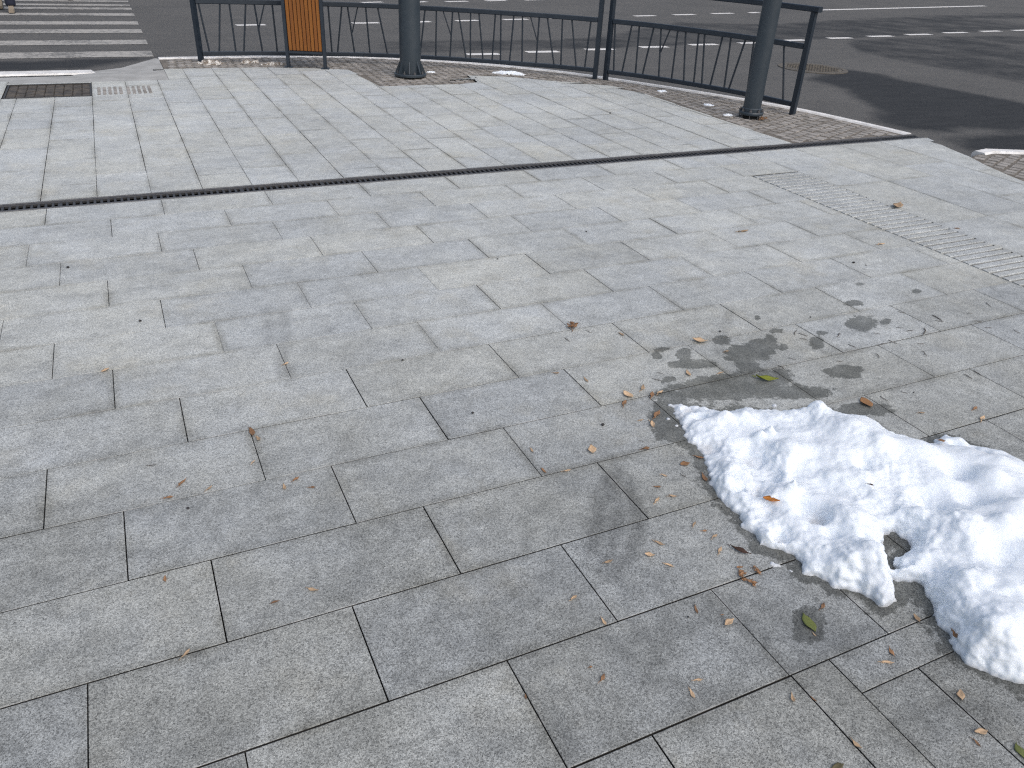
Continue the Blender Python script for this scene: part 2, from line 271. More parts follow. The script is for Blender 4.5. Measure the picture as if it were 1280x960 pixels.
def inside(p, poly):
    r = np.zeros(len(p), bool); A = np.array(poly, float); j = len(A)-1
    for i in range(len(A)):
        c = ((A[i,1] > p[:,1]) != (A[j,1] > p[:,1])) & (p[:,0] < (A[j,0]-A[i,0])*(p[:,1]-A[i,1])/(A[j,1]-A[i,1]+1e-12)+A[i,0])
        r ^= c; j = i
    return r
def sdist(p, poly): return np.where(inside(p, poly), 1, -1)*seg_dist(p, poly)

# ------------------------------------------------------------------ materials
class NT:
    def __init__(s, name):
        s.m = bpy.data.materials.new(name); s.m.use_nodes = True; s.t = s.m.node_tree
        s.bsdf = s.t.nodes['Principled BSDF']; s.co = s.n('ShaderNodeTexCoord').outputs['Object']
    def n(s, ty, **kw):
        q = s.t.nodes.new(ty)
        for k, v in kw.items(): setattr(q, k, v)
        return q
    def put(s, sock, v):
        if hasattr(v, 'is_output') or isinstance(v, bpy.types.NodeSocket): s.t.links.new(v, sock)
        elif isinstance(v, (tuple, list)) and len(v) == 3 and sock.type == 'RGBA': sock.default_value = (*v, 1)
        else: sock.default_value = v
    def math(s, op, a, b=0.0, c=0.0, clamp=False):
        q = s.n('ShaderNodeMath', operation=op, use_clamp=clamp)
        s.put(q.inputs[0], a); s.put(q.inputs[1], b); s.put(q.inputs[2], c); return q.outputs[0]
    def noise(s, scale, detail=3, rough=.55, vec=None, dist=0.0, out='Fac'):
        q = s.n('ShaderNodeTexNoise'); s.put(q.inputs['Vector'], vec or s.co)
        q.inputs['Scale'].default_value = scale; q.inputs['Detail'].default_value = detail
        q.inputs['Roughness'].default_value = rough; q.inputs['Distortion'].default_value = dist
        return q.outputs[out]
    def voro(s, scale, vec=None, feature='F1', out='Distance', rnd=1.0):
        q = s.n('ShaderNodeTexVoronoi', feature=feature); s.put(q.inputs['Vector'], vec or s.co)
        q.inputs['Scale'].default_value = scale; q.inputs['Randomness'].default_value = rnd; return q.outputs[out]
    def map(s, v, a, b, c=0.0, d=1.0, smooth=True):
        q = s.n('ShaderNodeMapRange', interpolation_type='SMOOTHSTEP' if smooth else 'LINEAR')
        s.put(q.inputs['Value'], v)
        for k, x in zip(('From Min','From Max','To Min','To Max'), (a,b,c,d)): s.put(q.inputs[k], x)
        return q.outputs[0]
    def mix(s, f, a, b, blend='MIX'):
        q = s.n('ShaderNodeMix', data_type='RGBA', blend_type=blend)
        s.put(q.inputs[0], f); s.put(q.inputs[6], a); s.put(q.inputs[7], b); return q.outputs[2]
    def attr(s, name, out='Fac'):
        q = s.n('ShaderNodeAttribute'); q.attribute_name = name; return q.outputs[out]
    def scalevec(s, v, sc):
        q = s.n('ShaderNodeMapping'); s.put(q.inputs['Vector'], v); q.inputs['Scale'].default_value = sc; return q.outputs[0]
    def bump(s, h, strength=.3, dist=.002, normal=None):
        q = s.n('ShaderNodeBump'); q.inputs['Strength'].default_value = strength; q.inputs['Distance'].default_value = dist
        s.put(q.inputs['Height'], h)
        if normal: s.put(q.inputs['Normal'], normal)
        s.t.links.new(q.outputs[0], s.bsdf.inputs['Normal']); return q.outputs[0]
    def out(s, col=None, rough=None, **kw):
        if col is not None: s.put(s.bsdf.inputs['Base Color'], col)
        if rough is not None: s.put(s.bsdf.inputs['Roughness'], rough)
        for k, v in kw.items(): s.put(s.bsdf.inputs[k.replace('_', ' ')], v)
        return s.m

def mat_paving(name='granite_paving'):
    t = NT(name); co = t.co
    rnd = t.n('ShaderNodeAttribute'); rnd.attribute_name = 'slab'
    sep = t.n('ShaderNodeSeparateColor'); t.t.links.new(rnd.outputs['Color'], sep.inputs[0])
    r1, r2, r3 = sep.outputs[0], sep.outputs[1], sep.outputs[2]
    far_tone = t.attr('far_tone')  # makes the slabs paler towards the far rows
    big = t.noise(1.1, 5, .6); med = t.noise(7, 6, .65, dist=.4); pat = t.noise(22, 5, .6)
    streak = t.noise(3.2, 5, .6, vec=t.scalevec(co, (1, 2.6, 1)))
    tone = t.math('ADD', t.math('MULTIPLY', t.math('SUBTRACT', r1, .5), t.map(far_tone, .1, .6, .26, .13, smooth=False)), t.math('MULTIPLY', t.math('SUBTRACT', med, .5), .75))
    tone = t.math('ADD', tone, t.math('MULTIPLY', t.math('SUBTRACT', big, .5), .85))
    tone = t.math('ADD', tone, t.math('MULTIPLY', t.math('SUBTRACT', pat, .5), .65))
    tone = t.math('ADD', tone, t.math('MULTIPLY', t.math('SUBTRACT', streak, .5), .55))
    tone = t.math('ADD', tone, far_tone)
    base = t.mix(t.map(tone, -.35, 1.15, smooth=False), (.112,.116,.117), (.60,.612,.612))
    # cool and warm slabs
    cz = t.math('ADD', t.math('MULTIPLY', t.math('SUBTRACT', t.noise(3.4, 4, .6), .5), 3.0), t.math('MULTIPLY', t.math('SUBTRACT', r2, .5), 1.1))
    base = t.mix(t.map(cz, -.7, .7, smooth=False), t.mix(1, base, (1.0,1.006,.950), 'MULTIPLY'), t.mix(1, base, (.965,.995,1.0), 'MULTIPLY'))
    base = t.mix(t.math('MULTIPLY', t.map(t.noise(2.3, 5, .7), .52, .72), .55), base, t.mix(1, base, (.98,.93,.84), 'MULTIPLY'))
    # granite grains
    g1 = t.noise(410, 2, .6); g2 = t.noise(180, 3, .7); g3 = t.noise(700, 1, .5)
    gv = t.voro(270, out='Color'); gs = t.n('ShaderNodeSeparateColor'); t.t.links.new(gv, gs.inputs[0])
    gr = t.math('ADD', t.math('ADD', t.math('MULTIPLY', t.math('SUBTRACT', g1, .5), 2.9), t.math('MULTIPLY', t.math('SUBTRACT', g2, .5), 1.15)), t.math('MULTIPLY', t.math('SUBTRACT', gs.outputs[0], .5), .75))
    gr = t.math('ADD', gr, t.math('MULTIPLY', t.math('SUBTRACT', g3, .5), 1.2))
    amp = t.map(far_tone, .0, .8, 1.0, .7, smooth=False)
    f = t.math('ADD', 1.0, t.math('MULTIPLY', gr, amp))
    f = t.math('MAXIMUM', t.math('MINIMUM', f, 2.0), .25)
    cg = t.n('ShaderNodeCombineColor'); [t.t.links.new(f, cg.inputs[i]) for i in range(3)]
    base = t.mix(1, base, cg.outputs[0], 'MULTIPLY')
    # dirt along the slab edges, in broken lengths
    u1 = t.n('ShaderNodeUVMap', uv_map='edge_a').outputs[0]; u2 = t.n('ShaderNodeUVMap', uv_map='edge_b').outputs[0]
    s1 = t.n('ShaderNodeSeparateXYZ'); t.t.links.new(u1, s1.inputs[0]); s2 = t.n('ShaderNodeSeparateXYZ'); t.t.links.new(u2, s2.inputs[0])
    ed = t.math('MINIMUM', t.math('MINIMUM', s1.outputs[0], s1.outputs[1]), t.math('MINIMUM', s2.outputs[0], s2.outputs[1]))
    edn = t.math('ADD', ed, t.math('MULTIPLY', t.math('SUBTRACT', t.noise(45, 4, .7), .5), .03))
    dirt = t.math('MULTIPLY', t.map(edn, .034, .0), t.map(t.noise(2.6, 3, .6), .36, .68))
    base = t.mix(t.math('MULTIPLY', dirt, .55), base, t.mix(1, base, (.50,.48,.43), 'MULTIPLY'))
    chip = t.math('MULTIPLY', t.map(t.math('ADD', ed, t.math('MULTIPLY', t.math('SUBTRACT', t.noise(120, 3, .7), .5), .012)), .004, .001), t.map(t.noise(6, 2), .5, .62))
    base = t.mix(t.math('MULTIPLY', chip, .45), base, (.42,.42,.41))
    # dark smears, small spots
    sm = t.math('MULTIPLY', t.attr('smear'), t.map(t.noise(30, 5, .7), .3, .6, .45, 1.0))
    base = t.mix(t.math('MULTIPLY', sm, .8), base, t.mix(1, base, (.48,.48,.48), 'MULTIPLY'))
    sp = t.map(t.noise(38, 2, .5), .70, .76)
    base = t.mix(t.math('MULTIPLY', sp, .4), base, t.mix(1, base, (.6,.59,.56), 'MULTIPLY'))
    # melt water, plus the contact shadow painted along the snow rim
    wn = t.math('ADD', t.attr('wet'), t.math('MULTIPLY', t.math('SUBTRACT', t.noise(24, 6, .70), .5), 2.0))
    wet = t.math('MULTIPLY', t.map(wn, -.05, .16), t.map(t.noise(9, 4, .6), .25, .6, .72, 1.0))
    base = t.mix(wet, base, t.mix(1, base, (.40,.40,.385), 'MULTIPLY'))
    rough = t.map(wet, 0, 1, .68, .50, smooth=False)
    t.bump(t.math('ADD', g1, t.math('MULTIPLY', g2, .8)), .35, .0012)
    return t.out(base, rough, Specular_IOR_Level=.30)
def mat_joint():
    t = NT('paving_joint_dirt'); n = t.noise(3.5, 5, .7); n2 = t.noise(160, 3)
    c = t.mix(t.map(n, .46, .68), (.012,.011,.010), (.17,.165,.15)); c = t.mix(t.math('MULTIPLY', n2, .5), c, (.05,.045,.035))
    return t.out(c, .95)
def mat_asphalt():
    t = NT('asphalt'); g = t.noise(240, 3, .7); g2 = t.noise(60, 3, .7); b = t.noise(.7, 5, .65); m = t.noise(5, 5, .65, vec=t.scalevec(t.co, (.35,1.6,1)))
    tone = t.math('ADD', t.math('MULTIPLY', t.math('SUBTRACT', b, .5), .9), t.math('MULTIPLY', t.math('SUBTRACT', m, .5), .8))
    c = t.mix(t.map(tone, -.5, .5, smooth=False), (.088,.089,.089), (.150,.148,.143))
    dk = t.math('ADD', t.attr('dark'), t.math('ADD', t.math('MULTIPLY', t.math('SUBTRACT', t.noise(1.4, 6, .7), .5), 2.2), t.math('MULTIPLY', t.math('SUBTRACT', m, .5), .25)))
    d = t.map(dk, -.5, .55)
    c = t.mix(t.math('MULTIPLY', d, .92), c, t.mix(m, (.018,.021,.025), (.050,.053,.057)))
    f = t.math('ADD', .35, t.math('ADD', t.math('MULTIPLY', g, .8), t.math('MULTIPLY', g2, .5)))
    cg = t.n('ShaderNodeCombineColor'); [t.t.links.new(f, cg.inputs[i]) for i in range(3)]
    c = t.mix(1, c, cg.outputs[0], 'MULTIPLY')
    t.bump(t.math('ADD', g, g2), .6, .006)
    return t.out(c, t.map(d, 0, 1, .92, .85), Specular_IOR_Level=.12)
def mat_simple(name, col, rough, var=.25, sc=12, fine=140, metal=0.0, col2=None, bump=.1, spec=.5):
    t = NT(name); n = t.noise(sc, 5, .65); n2 = t.noise(fine, 3, .6)
    c2 = col2 or tuple(x*(1-var) for x in col)
    c = t.mix(t.map(n, .35, .65), col, c2)
    f = t.math('ADD', 1-.5*var, t.math('MULTIPLY', n2, var))
    cg = t.n('ShaderNodeCombineColor'); [t.t.links.new(f, cg.inputs[i]) for i in range(3)]
    c = t.mix(1, c, cg.outputs[0], 'MULTIPLY')
    t.bump(n2, bump, .002)
    return t.out(c, t.math('ADD', rough-.06, t.math('MULTIPLY', n, .12)), Metallic=metal, Specular_IOR_Level=spec)
def mat_paint():
    t = NT('worn_road_paint'); n = t.noise(30, 6, .75); n2 = t.noise(2, 3)
    w = t.map(t.math('ADD', n, t.math('MULTIPLY', t.math('SUBTRACT', n2, .5), .25)),    .33, .46)
    c = t.mix(w, (.16,.155,.15), t.mix(n2, (.80,.79,.77), (.66,.65,.62)))
    return t.out(c, .75)
def mat_zebra():
    t = NT('worn_crossing_paint'); n = t.noise(22, 6, .75); n2 = t.noise(1.5, 4); n3 = t.noise(220, 3)
    w = t.map(t.math('ADD', n, t.math('MULTIPLY', t.math('SUBTRACT', n2, .5), .5)), .36, .58)
    c = t.mix(w, (.15,.147,.14), t.mix(n2, (.50,.485,.455), (.37,.355,.325)))
    c = t.mix(t.math('MULTIPLY', n3, .25), c, (.2,.2,.19))
    return t.out(c, .8)
def mat_snow(name='melting_snow', dirt=.25):
    t = NT(name); n = t.noise(9, 4, .6); f = t.noise(70, 5, .7); g = t.noise(420, 3, .7)
    c = t.mix(t.math('MULTIPLY', t.map(n, .52, .75), dirt), (.81,.87,.935), (.71,.745,.79))
    low = t.attr('thin'); c = t.mix(t.math('MULTIPLY', low, .7), c, (.42,.43,.44))
    gd = t.math('MULTIPLY', t.attr('grime_shade'), t.map(t.noise(40, 5, .7), .3, .7)); c = t.mix(t.math('MULTIPLY', gd, .75), c, (.36,.33,.30))  # dirt tint that also paints shade into the snow hollows
    sp = t.math('MULTIPLY', t.map(t.noise(60, 2), .73, .78), dirt)
    c = t.mix(sp, c, (.22,.17,.12))
    h = t.math('ADD', t.math('MULTIPLY', f, 1.0), t.math('MULTIPLY', g, .35))
    t.bump(h, .42, .006)
    t.bsdf.subsurface_method = 'RANDOM_WALK'
    return t.out(c, .62, Subsurface_Weight=.3, Subsurface_Radius=(1.0,1.05,1.15), Subsurface_Scale=.012, Specular_IOR_Level=.3)
def mat_dirty_snow():
    t = NT('dirty_snow'); n = t.noise(28, 5, .65); g = t.noise(200, 3)
    c = t.mix(t.map(n, .36, .56), (.74,.73,.70), (.17,.14,.11)); t.bump(g, .5, .004); return t.out(c, .7)
def mat_leaf(name, a, b, sc=150):
    t = NT(name); n = t.noise(sc, 4, .7); m = t.noise(35, 3)
    oi = t.n('ShaderNodeObjectInfo').outputs['Random']
    c = t.mix(t.map(n, .3, .7), a, b); c = t.mix(t.math('MULTIPLY', m, .5), c, tuple(x*.5 for x in a))
    f = t.math('ADD', .7, t.math('MULTIPLY', oi, .6)); cg = t.n('ShaderNodeCombineColor'); [t.t.links.new(f, cg.inputs[i]) for i in range(3)]
    c = t.mix(1, c, cg.outputs[0], 'MULTIPLY'); t.bump(n, .4, .001)
    return t.out(c, .65)
def mat_wood():
    t = NT('orange_varnished_wood'); co = t.scalevec(t.co, (60, 60, 4)); n = t.noise(1.0, 5, .6, vec=co); m = t.noise(3, 3)
    oi = t.n('ShaderNodeObjectInfo').outputs['Random']
    c = t.mix(t.map(n, .3, .7), (.26,.088,.007), (.16,.047,.004)); c = t.mix(t.math('MULTIPLY', oi, .5), c, (.31,.115,.010)); c = t.mix(t.math('MULTIPLY', m, .3), c, (.14,.05,.01))
    return t.out(c, .5)

M = dict(
 stripdirt=mat_simple('strip_dirt', (.25,.25,.235), .95, .3, 8, 90, col2=(.15,.148,.138)), grime_shade=mat_simple('joint_grime', (.035,.033,.029), .95, .4, 9, 120, col2=(.014,.013,.012)), pave=mat_paving(), joint=mat_joint(), asph=mat_asphalt(), paint=mat_paint(), zebra=mat_zebra(),
 snow=mat_snow(), dsnow=mat_dirty_snow(),
 kerb=mat_simple('pale_kerb_granite', (.80,.80,.79), .7, .2, 9, 200, col2=(.62,.61,.59)),
 concrete=mat_simple('ramp_concrete', (.42,.42,.405), .8, .2, 5, 160, col2=(.33,.33,.315)),
 sett=mat_simple('dirty_setts', (.36,.34,.315), .85, .4, 6, 120, col2=(.20,.185,.165), bump=.4),
 soil=mat_simple('dirt_between_setts', (.19,.17,.145), .95, .4, 9, 90, bump=.6),
 metal=mat_simple('dark_blue_grey_paint', (.012,.020,.032), .42, .2, 14, 90, col2=(.018,.027,.039), bump=.05),
 pole=mat_simple('blue_grey_pole_paint', (.028,.040,.052), .40, .15, 6, 60, col2=(.036,.048,.060), bump=.05),
 iron=mat_simple('black_cast_iron', (.045,.045,.047), .55, .3, 30, 160, bump=.3),
 ironedge=mat_simple('galvanised_drain_edge', (.10,.10,.104), .5, .3, 30, 160, bump=.2),
 pit=mat_simple('drain_pit', (.008,.008,.008), .9, .2),
 cover=mat_simple('brown_cover_plate', (.115,.095,.072), .65, .5, 10, 60, col2=(.045,.038,.032), bump=.8),
 coverdark=mat_simple('cover_frame_iron', (.045,.042,.04), .6, .3),
 rusty=mat_simple('worn_manhole_iron', (.135,.118,.092), .7, .4, 9, 40, col2=(.08,.07,.056), bump=.8),
 wood=mat_wood(),
 tan=mat_leaf('tan_seed', (.60,.45,.30), (.45,.29,.16)), brown=mat_leaf('brown_seed', (.36,.20,.10), (.21,.11,.055)),
 orange=mat_leaf('orange_leaf', (.62,.23,.025), (.46,.15,.014)), rust=mat_leaf('rusty_leaf', (.36,.19,.08), (.22,.11,.05)),
 yg=mat_leaf('yellow_green_leaf', (.36,.38,.035), (.16,.22,.02)), green=mat_leaf('green_leaf', (.17,.19,.05), (.08,.11,.025)),
 olive=mat_leaf('olive_leaf', (.12,.105,.05), (.07,.06,.03)), dkleaf=mat_leaf('dark_leaf', (.085,.042,.026), (.035,.018,.013)),
 twig=mat_leaf('dark_twig', (.11,.085,.065), (.05,.038,.03)), grit=mat_leaf('black_grit', (.02,.018,.018), (.035,.03,.03)),
 navy=mat_simple('navy_cloth', (.012,.016,.034), .85, .3, 30, 300), shoe=mat_simple('beige_suede', (.30,.25,.19), .8, .2, 30, 200), sole=mat_simple('black_rubber', (.015,.015,.015), .7, .2),
 skin=mat_simple('skin', (.50,.31,.23), .5, .1, 20, 200, bump=.02), hair=mat_simple('dark_hair', (.02,.014,.01), .6, .3, 60, 300), coat=mat_simple('dark_coat_cloth', (.022,.024,.03), .85, .25, 25, 300),
)

# ------------------------------------------------------------------ snow height field
SN = np.array(SNOW)
def nz(u, v, s, o=0.0): return noise.noise((u*s+o, v*s-o, o*.7))
REL = RELIEF
def snow_shape(P):
    """height of the snow heap above the paving at points P (n,2)"""
    sd = sdist(P, SN); out = np.empty(len(P))
    for i, (p, d) in enumerate(zip(P, sd)):
        u, v = p
        if d < -.06: out[i] = -.03; continue
        fd = math.exp(-max(d,0)/.02); d = d + fd*(.014*nz(u,v,16,3) + .011*nz(u,v,42,9) + .006*nz(u,v,95,5))
        if d <= 0: out[i] = max(-.03, d*2.2); continue
        lobe = max(0.0, min(1.0, (1.12-v)/.25)) if u > 1.55 else 0.0
        D = .19 + .06*nz(u,v,5,1) - .02*lobe
        x = min(d/D, 1); prof = math.sqrt(1-(1-x)**2)
        H = .074 + .026*nz(u,v,2.6,7) + .022*lobe
        H *= 1-.42*max(0,min(1,(v-1.1)/.4))*max(0, min(1, (2.15-u)/.45))
        h = H*prof
        k = min(1, d/.06)
        wu = u+.02*nz(u,v,7,31); wv = v+.02*nz(u,v,7,37)
        ra = max(.15, min(1.5, .72+1.9*nz(u,v,2.2,51)+.6*max(0,min(1,(2.05-u)/.2)))); lump = .020*nz(wu,wv,4.2,2)+ra*(.026*nz(wu,wv,7.0,4)+.010*nz(wu,wv,16,6)+.004*nz(wu,wv,31,8)) - .036*max(0,nz(wu,wv,7,15)-.22)
        tip = max(0.0, min(1.0, (1.90-u)/.2))*max(0.0, min(1.0, (v-1.5)/.15))
        h += lump*k*(1-.4*tip) - tip*.026*max(0, nz(wu,wv,19,61)+.05)*min(1,d/.01)
        for ru, rv, rr, am in REL:
            q = ((u-ru)**2+(v-rv)**2)/(rr*rr)
            if q < 6: h += am*1.5*math.exp(-q*1.2)*min(1, d/.03)
        out[i] = max(h, .006)
    # loose crumbs that lie round the melting rim
    for cu, cv, r in CRUMB:
        q = np.hypot(P[:,0]-cu, P[:,1]-cv)/r
        out = np.where(q < 1, np.maximum(out, r*.75*np.sqrt(np.maximum(0,1-q*q))-.002), out)
    return out
SN_H = {}
def build_snow():
    st = .0055
    u0, v0 = SN.min(0)-.05; u1, v1 = SN.max(0)+.05
    u1 = min(u1, 3.35)
    us = np.arange(u0, u1, st); vs = np.arange(v0, v1, st)
    nu, nv = len(us), len(vs); U, V = np.meshgrid(us, vs)
    P = np.c_[U.ravel(), V.ravel()]; h = snow_shape(P)
    SN_H['g'] = (us, vs, h.reshape(nv, nu))
    H = h.reshape(nv, nu)
    keep = H > -.029
    # close the heap with a flat underside, remesh it evenly and roughen it in 3D
    idx = -np.ones((nv, nu), int); verts = []
    for j in range(nv):
        for i in range(nu):
            if keep[j,i]: idx[j,i] = len(verts); verts.append((us[i], vs[j], H[j,i]))
    n0 = len(verts); verts += [(x, y, -.035) for x, y, z in verts]
    fs = []; edge = {}
    for j in range(nv-1):
        for i in range(nu-1):
            q = (idx[j,i], idx[j,i+1], idx[j+1,i+1], idx[j+1,i])
            if min(q) >= 0:
                fs.append(q); fs.append(tuple(k+n0 for k in q[::-1]))
                for k in range(4):
                    e = (q[k], q[(k+1)%4])
                    if (e[1],e[0]) in edge: del edge[(e[1],e[0])]
                    else: edge[e] = 1
    for a_, b_ in edge: fs.append((b_, a_, a_+n0, b_+n0))
    me0 = bpy.data.meshes.new('snow_raw'); me0.from_pydata(verts, [], fs); me0.update()
    tmp = bpy.data.objects.new('snow_raw', me0); COL.objects.link(tmp)
    md = tmp.modifiers.new('r', 'REMESH'); md.mode = 'VOXEL'; md.voxel_size = .0052
    dg = bpy.context.evaluated_depsgraph_get(); me = bpy.data.meshes.new_from_object(tmp.evaluated_get(dg)); me.name = 'snow_heap'
    bpy.data.objects.remove(tmp); bpy.data.meshes.remove(me0)
    N = len(me.vertices); co_ = np.empty(N*3); me.vertices.foreach_get('co', co_); co_ = co_.reshape(-1,3)
    no_ = np.array([v.normal[:] for v in me.vertices])
    sd = sdist(co_[:,:2], SN); thin = np.zeros(N)
    for i in range(N):
        x, y, z = co_[i]
        if z < -.012: continue
        p = Vector((x,y,z)); side = 1-abs(no_[i,2])
        reg = max(0.0, min(1.0, .5+1.7*noise.noise(p*3.1+Vector((4,2,9)))))
        rim = math.exp(-max(sd[i],0)/.05)
        reg = min(1.0, reg*.75+.75*rim+(.35 if x < 2.05 and y > .95 else 0))
        w_ = p+Vector((noise.noise(p*20),noise.noise(p*20+Vector((7,7,7))),0))*.012
        f1 = noise.voronoi(w_*30)[0][0]; f2 = noise.voronoi(w_*62+Vector((3,1,2)))[0][0]
        d_ = reg*(.0075*(.42-f1)+.0038*(.42-f2)) + (.0026*noise.noise(p*26)+.0024*noise.noise(p*55)+.0014*noise.noise(p*110))*(.35+.65*reg) + side*.006*noise.noise(p*14)
        co_[i] += no_[i]*d_*1.25
        thin[i] = max(0.0, 1-max(co_[i,2],0)/.012)*rim
    me.vertices.foreach_set('co', co_.ravel()); me.update()
    gr = np.zeros(N)                       # dirt in the melt hollows, with the shade of deep dents painted in
    for gu, gv, g_r, g_a in GRIME_SHADE: gr = np.maximum(gr, g_a*np.exp(-((co_[:,0]-gu)**2+(co_[:,1]-gv)**2)/(g_r*g_r)))
    a = me.attributes.new('grime_shade', 'FLOAT', 'POINT'); a.data.foreach_set('value', gr.astype('f'))
    a = me.attributes.new('thin', 'FLOAT', 'POINT'); a.data.foreach_set('value', thin.astype('f'))
    me.polygons.foreach_set('use_smooth', [True]*len(me.polygons)); me.materials.clear()
    o = link('snow_heap', me, M['snow'])
    return tag(o, 'large white heap of melting snow lying on the grey paving', 'snow heap')
build_snow()
def snow_z(u, v):
    us, vs, H = SN_H['g']; i = int(round((u-us[0])/(us[1]-us[0]))); j = int(round((v-vs[0])/(vs[1]-vs[0])))
    if 0 <= i < len(us) and 0 <= j < len(vs): return max(0.0, float(H[j,i]))
    return 0.0

# ------------------------------------------------------------------ surface fields on the paving
def field_wet(P):
    f = np.full(len(P), -1.0)
    for cu, cv, pu, pv, qu, qv in WET:
        A = np.linalg.inv(np.array([[pu,qu],[pv,qv]])); r = np.linalg.norm((P-np.array([cu,cv]))@A.T, axis=1)
        f = np.maximum(f, np.minimum(1.15*(1.05-r), .8))
    sd = sdist(P, SN)
    f = np.maximum(f, np.where(sd > 0, 1.0, .55*(.05+sd)/.05-.12))  # damp band round the heap, its contact shadow painted in with it
    return np.clip(f, -1, 1)
def field_smear(P):
    f = np.zeros(len(P))
    for q, l in enumerate(SMEAR):
        d = seg_dist(P, l, closed=False); f = np.maximum(f, np.clip(1.5*(1-d/.036), 0, 1)*(1 if q < 3 else .5))
    return f
def field_far_tone(P):
    # stone tone: darkest in the foreground, paler towards the far rows
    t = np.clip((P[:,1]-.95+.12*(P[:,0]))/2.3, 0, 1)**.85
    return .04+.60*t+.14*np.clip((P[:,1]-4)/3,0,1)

# ------------------------------------------------------------------ paving slabs
class Slabs:
    def __init__(s): s.v=[]; s.f=[]; s.ea=[]; s.eb=[]; s.rn=[]; s.side=set()
    def rect(s, u0, v0, u1, v1, ins, cell, clip=None):
        a, b, c, d = ins                      # insets: left, right, near, far
        u0 += a; u1 -= b; v0 += c; v1 -= d
        if u1-u0 < .02 or v1-v0 < .02: return
        L, W = u1-u0, v1-v0; r = (random.random(), random.random(), random.random())
        tz = random.uniform(-.0004, .0004); ta = random.uniform(-.0011,.0011); tb = random.uniform(-.0012,.0012)
        Z = lambda x, y: tz+ta*(x-L/2)+tb*(y-W/2)
        n0 = len(s.v)
        if clip is None:
            nu = max(1, int(round(L/cell))); nv = max(1, int(round(W/cell)))
            e = .0016
            xs = [0, e]+[e+(L-2*e)*i/nu for i in range(1,nu)]+[L-e, L]; ys = [0, e]+[e+(W-2*e)*i/nv for i in range(1,nv)]+[W-e, W]
            for j, y in enumerate(ys):
                for i, x in enumerate(xs):
                    edge = (i in (0,len(xs)-1)) or (j in (0,len(ys)-1))
                    s.v.append((u0+x, v0+y, Z(x,y)-(.0009 if edge else 0))); s.ea.append((x,y)); s.eb.append((L-x,W-y)); s.rn.append(r)
            nx = len(xs)
            for j in range(len(ys)-1):
                for i in range(nx-1): s.f.append((n0+j*nx+i, n0+j*nx+i+1, n0+(j+1)*nx+i+1, n0+(j+1)*nx+i))
            ring = [(i,0) for i in range(nx)]+[(nx-1,j) for j in range(1,len(ys))]+[(i,len(ys)-1) for i in range(nx-2,-1,-1)]+[(0,j) for j in range(len(ys)-2,0,-1)]
            ringi = [n0+j*nx+i for i,j in ring]
        else:
            poly = clip(u0, v0, u1, v1)
            if len(poly) < 3: return
            for x, y in poly:
                s.v.append((x, y, Z(x-u0,y-v0))); s.ea.append((x-u0,y-v0)); s.eb.append((u1-x,v1-y)); s.rn.append(r)
            ringi = list(range(n0, n0+len(poly))); s.f.append(tuple(ringi))
        m = len(s.v)
        for q in ringi:
            x, y, z = s.v[q]; s.v.append((x, y, -.034)); s.ea.append(s.ea[q]); s.eb.append(s.eb[q]); s.rn.append(r)
        k = len(ringi)
        for i in range(k): s.side.add(len(s.f)); s.f.append((ringi[i], m+i, m+(i+1)%k, ringi[(i+1)%k]))
    def build(s, name, extra=None):
        me = bpy.data.meshes.new(name); me.from_pydata(s.v, [], s.f); me.update()
        P = np.array(s.v)[:,:2]
        for an, fn in (('wet',field_wet),('smear',field_smear),('far_tone',field_far_tone)):
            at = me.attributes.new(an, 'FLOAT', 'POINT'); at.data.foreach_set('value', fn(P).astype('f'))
        at = me.attributes.new('slab', 'FLOAT_COLOR', 'POINT'); at.data.foreach_set('color', np.c_[np.array(s.rn), np.ones(len(s.v))].astype('f').ravel())
        li = np.empty(len(me.loops), 'i'); me.loops.foreach_get('vertex_index', li)
        for nm, arr in (('edge_a', s.ea), ('edge_b', s.eb)):
            uvl = me.uv_layers.new(name=nm); uvl.data.foreach_set('uv', np.array(arr, 'f')[li].ravel())
        me.materials.append(M['pave']); me.materials.append(M['grime_shade'])
        me.polygons.foreach_set('material_index', [1 if i in s.side else 0 for i in range(len(s.f))])
        return struct(link(name, me, None))
def ins_row(v):
    near = v < 1.15
    def cross():
        if v < .8: return .0020
        if v < 2.4: return random.choice((.0013,.0017,.0020,.0015))
        return random.choice((.0003,.0016,.0013,.0018,.0005))
    def long():
        if near: return random.choice((.0018,.0021,.0024))
        if v < 2.05: return random.choice((.0010,.0014,.0017,.0008))
        if v < 3.3: return random.choice((.0001,.0002,.0010,.0006,.0001))
        return random.choice((.0001,.0001,.0006,.0001))
    return cross(), cross(), long(), long()
EDGE = [(9,7.9),(5.14,6.72),(5.02,6.66),(4.58,6.46),(4.36,6.40),(4.12,6.28),(3.8,6.16),(3.0,5.95),(0,5.4),(-6,4.4)]   # (v, u) right-hand limit of the paving
def umax(v):
    e = sorted(EDGE); return float(np.interp(v, [q[0] for q in e], [q[1] for q in e]))
def clip_right(u0, v0, u1, v1):
    if u1 <= min(umax(v0), umax(v1)): return [(u0,v0),(u1,v0),(u1,v1),(u0,v1)]
    pts = []
    for i in range(9):
        v = v0+(v1-v0)*i/8; x = min(u1, umax(v))
        if x > u0+.004: pts.append((x, v))
    if len(pts) < 2: return []
    return [(u0, pts[0][1])]+pts+[(u0, pts[-1][1])]
ROWS = [-2.19,-1.89,-1.59,-1.29,-.99,-.69,-.385,-.085,.215,.517,.817,1.12,1.427,1.729,2.027,2.322,2.617,2.912,3.205,3.505,3.805,4.10,4.40,4.70,4.99]
OFF = {.517:.2,.817:-.007,1.12:.302,1.427:0.0,1.729:.397,2.027:.195,2.322:0.0,2.617:.392,2.912:.192,3.205:0.0,3.505:.395,3.805:.197,4.10:.05,4.40:.43,4.70:.11}
S = Slabs()
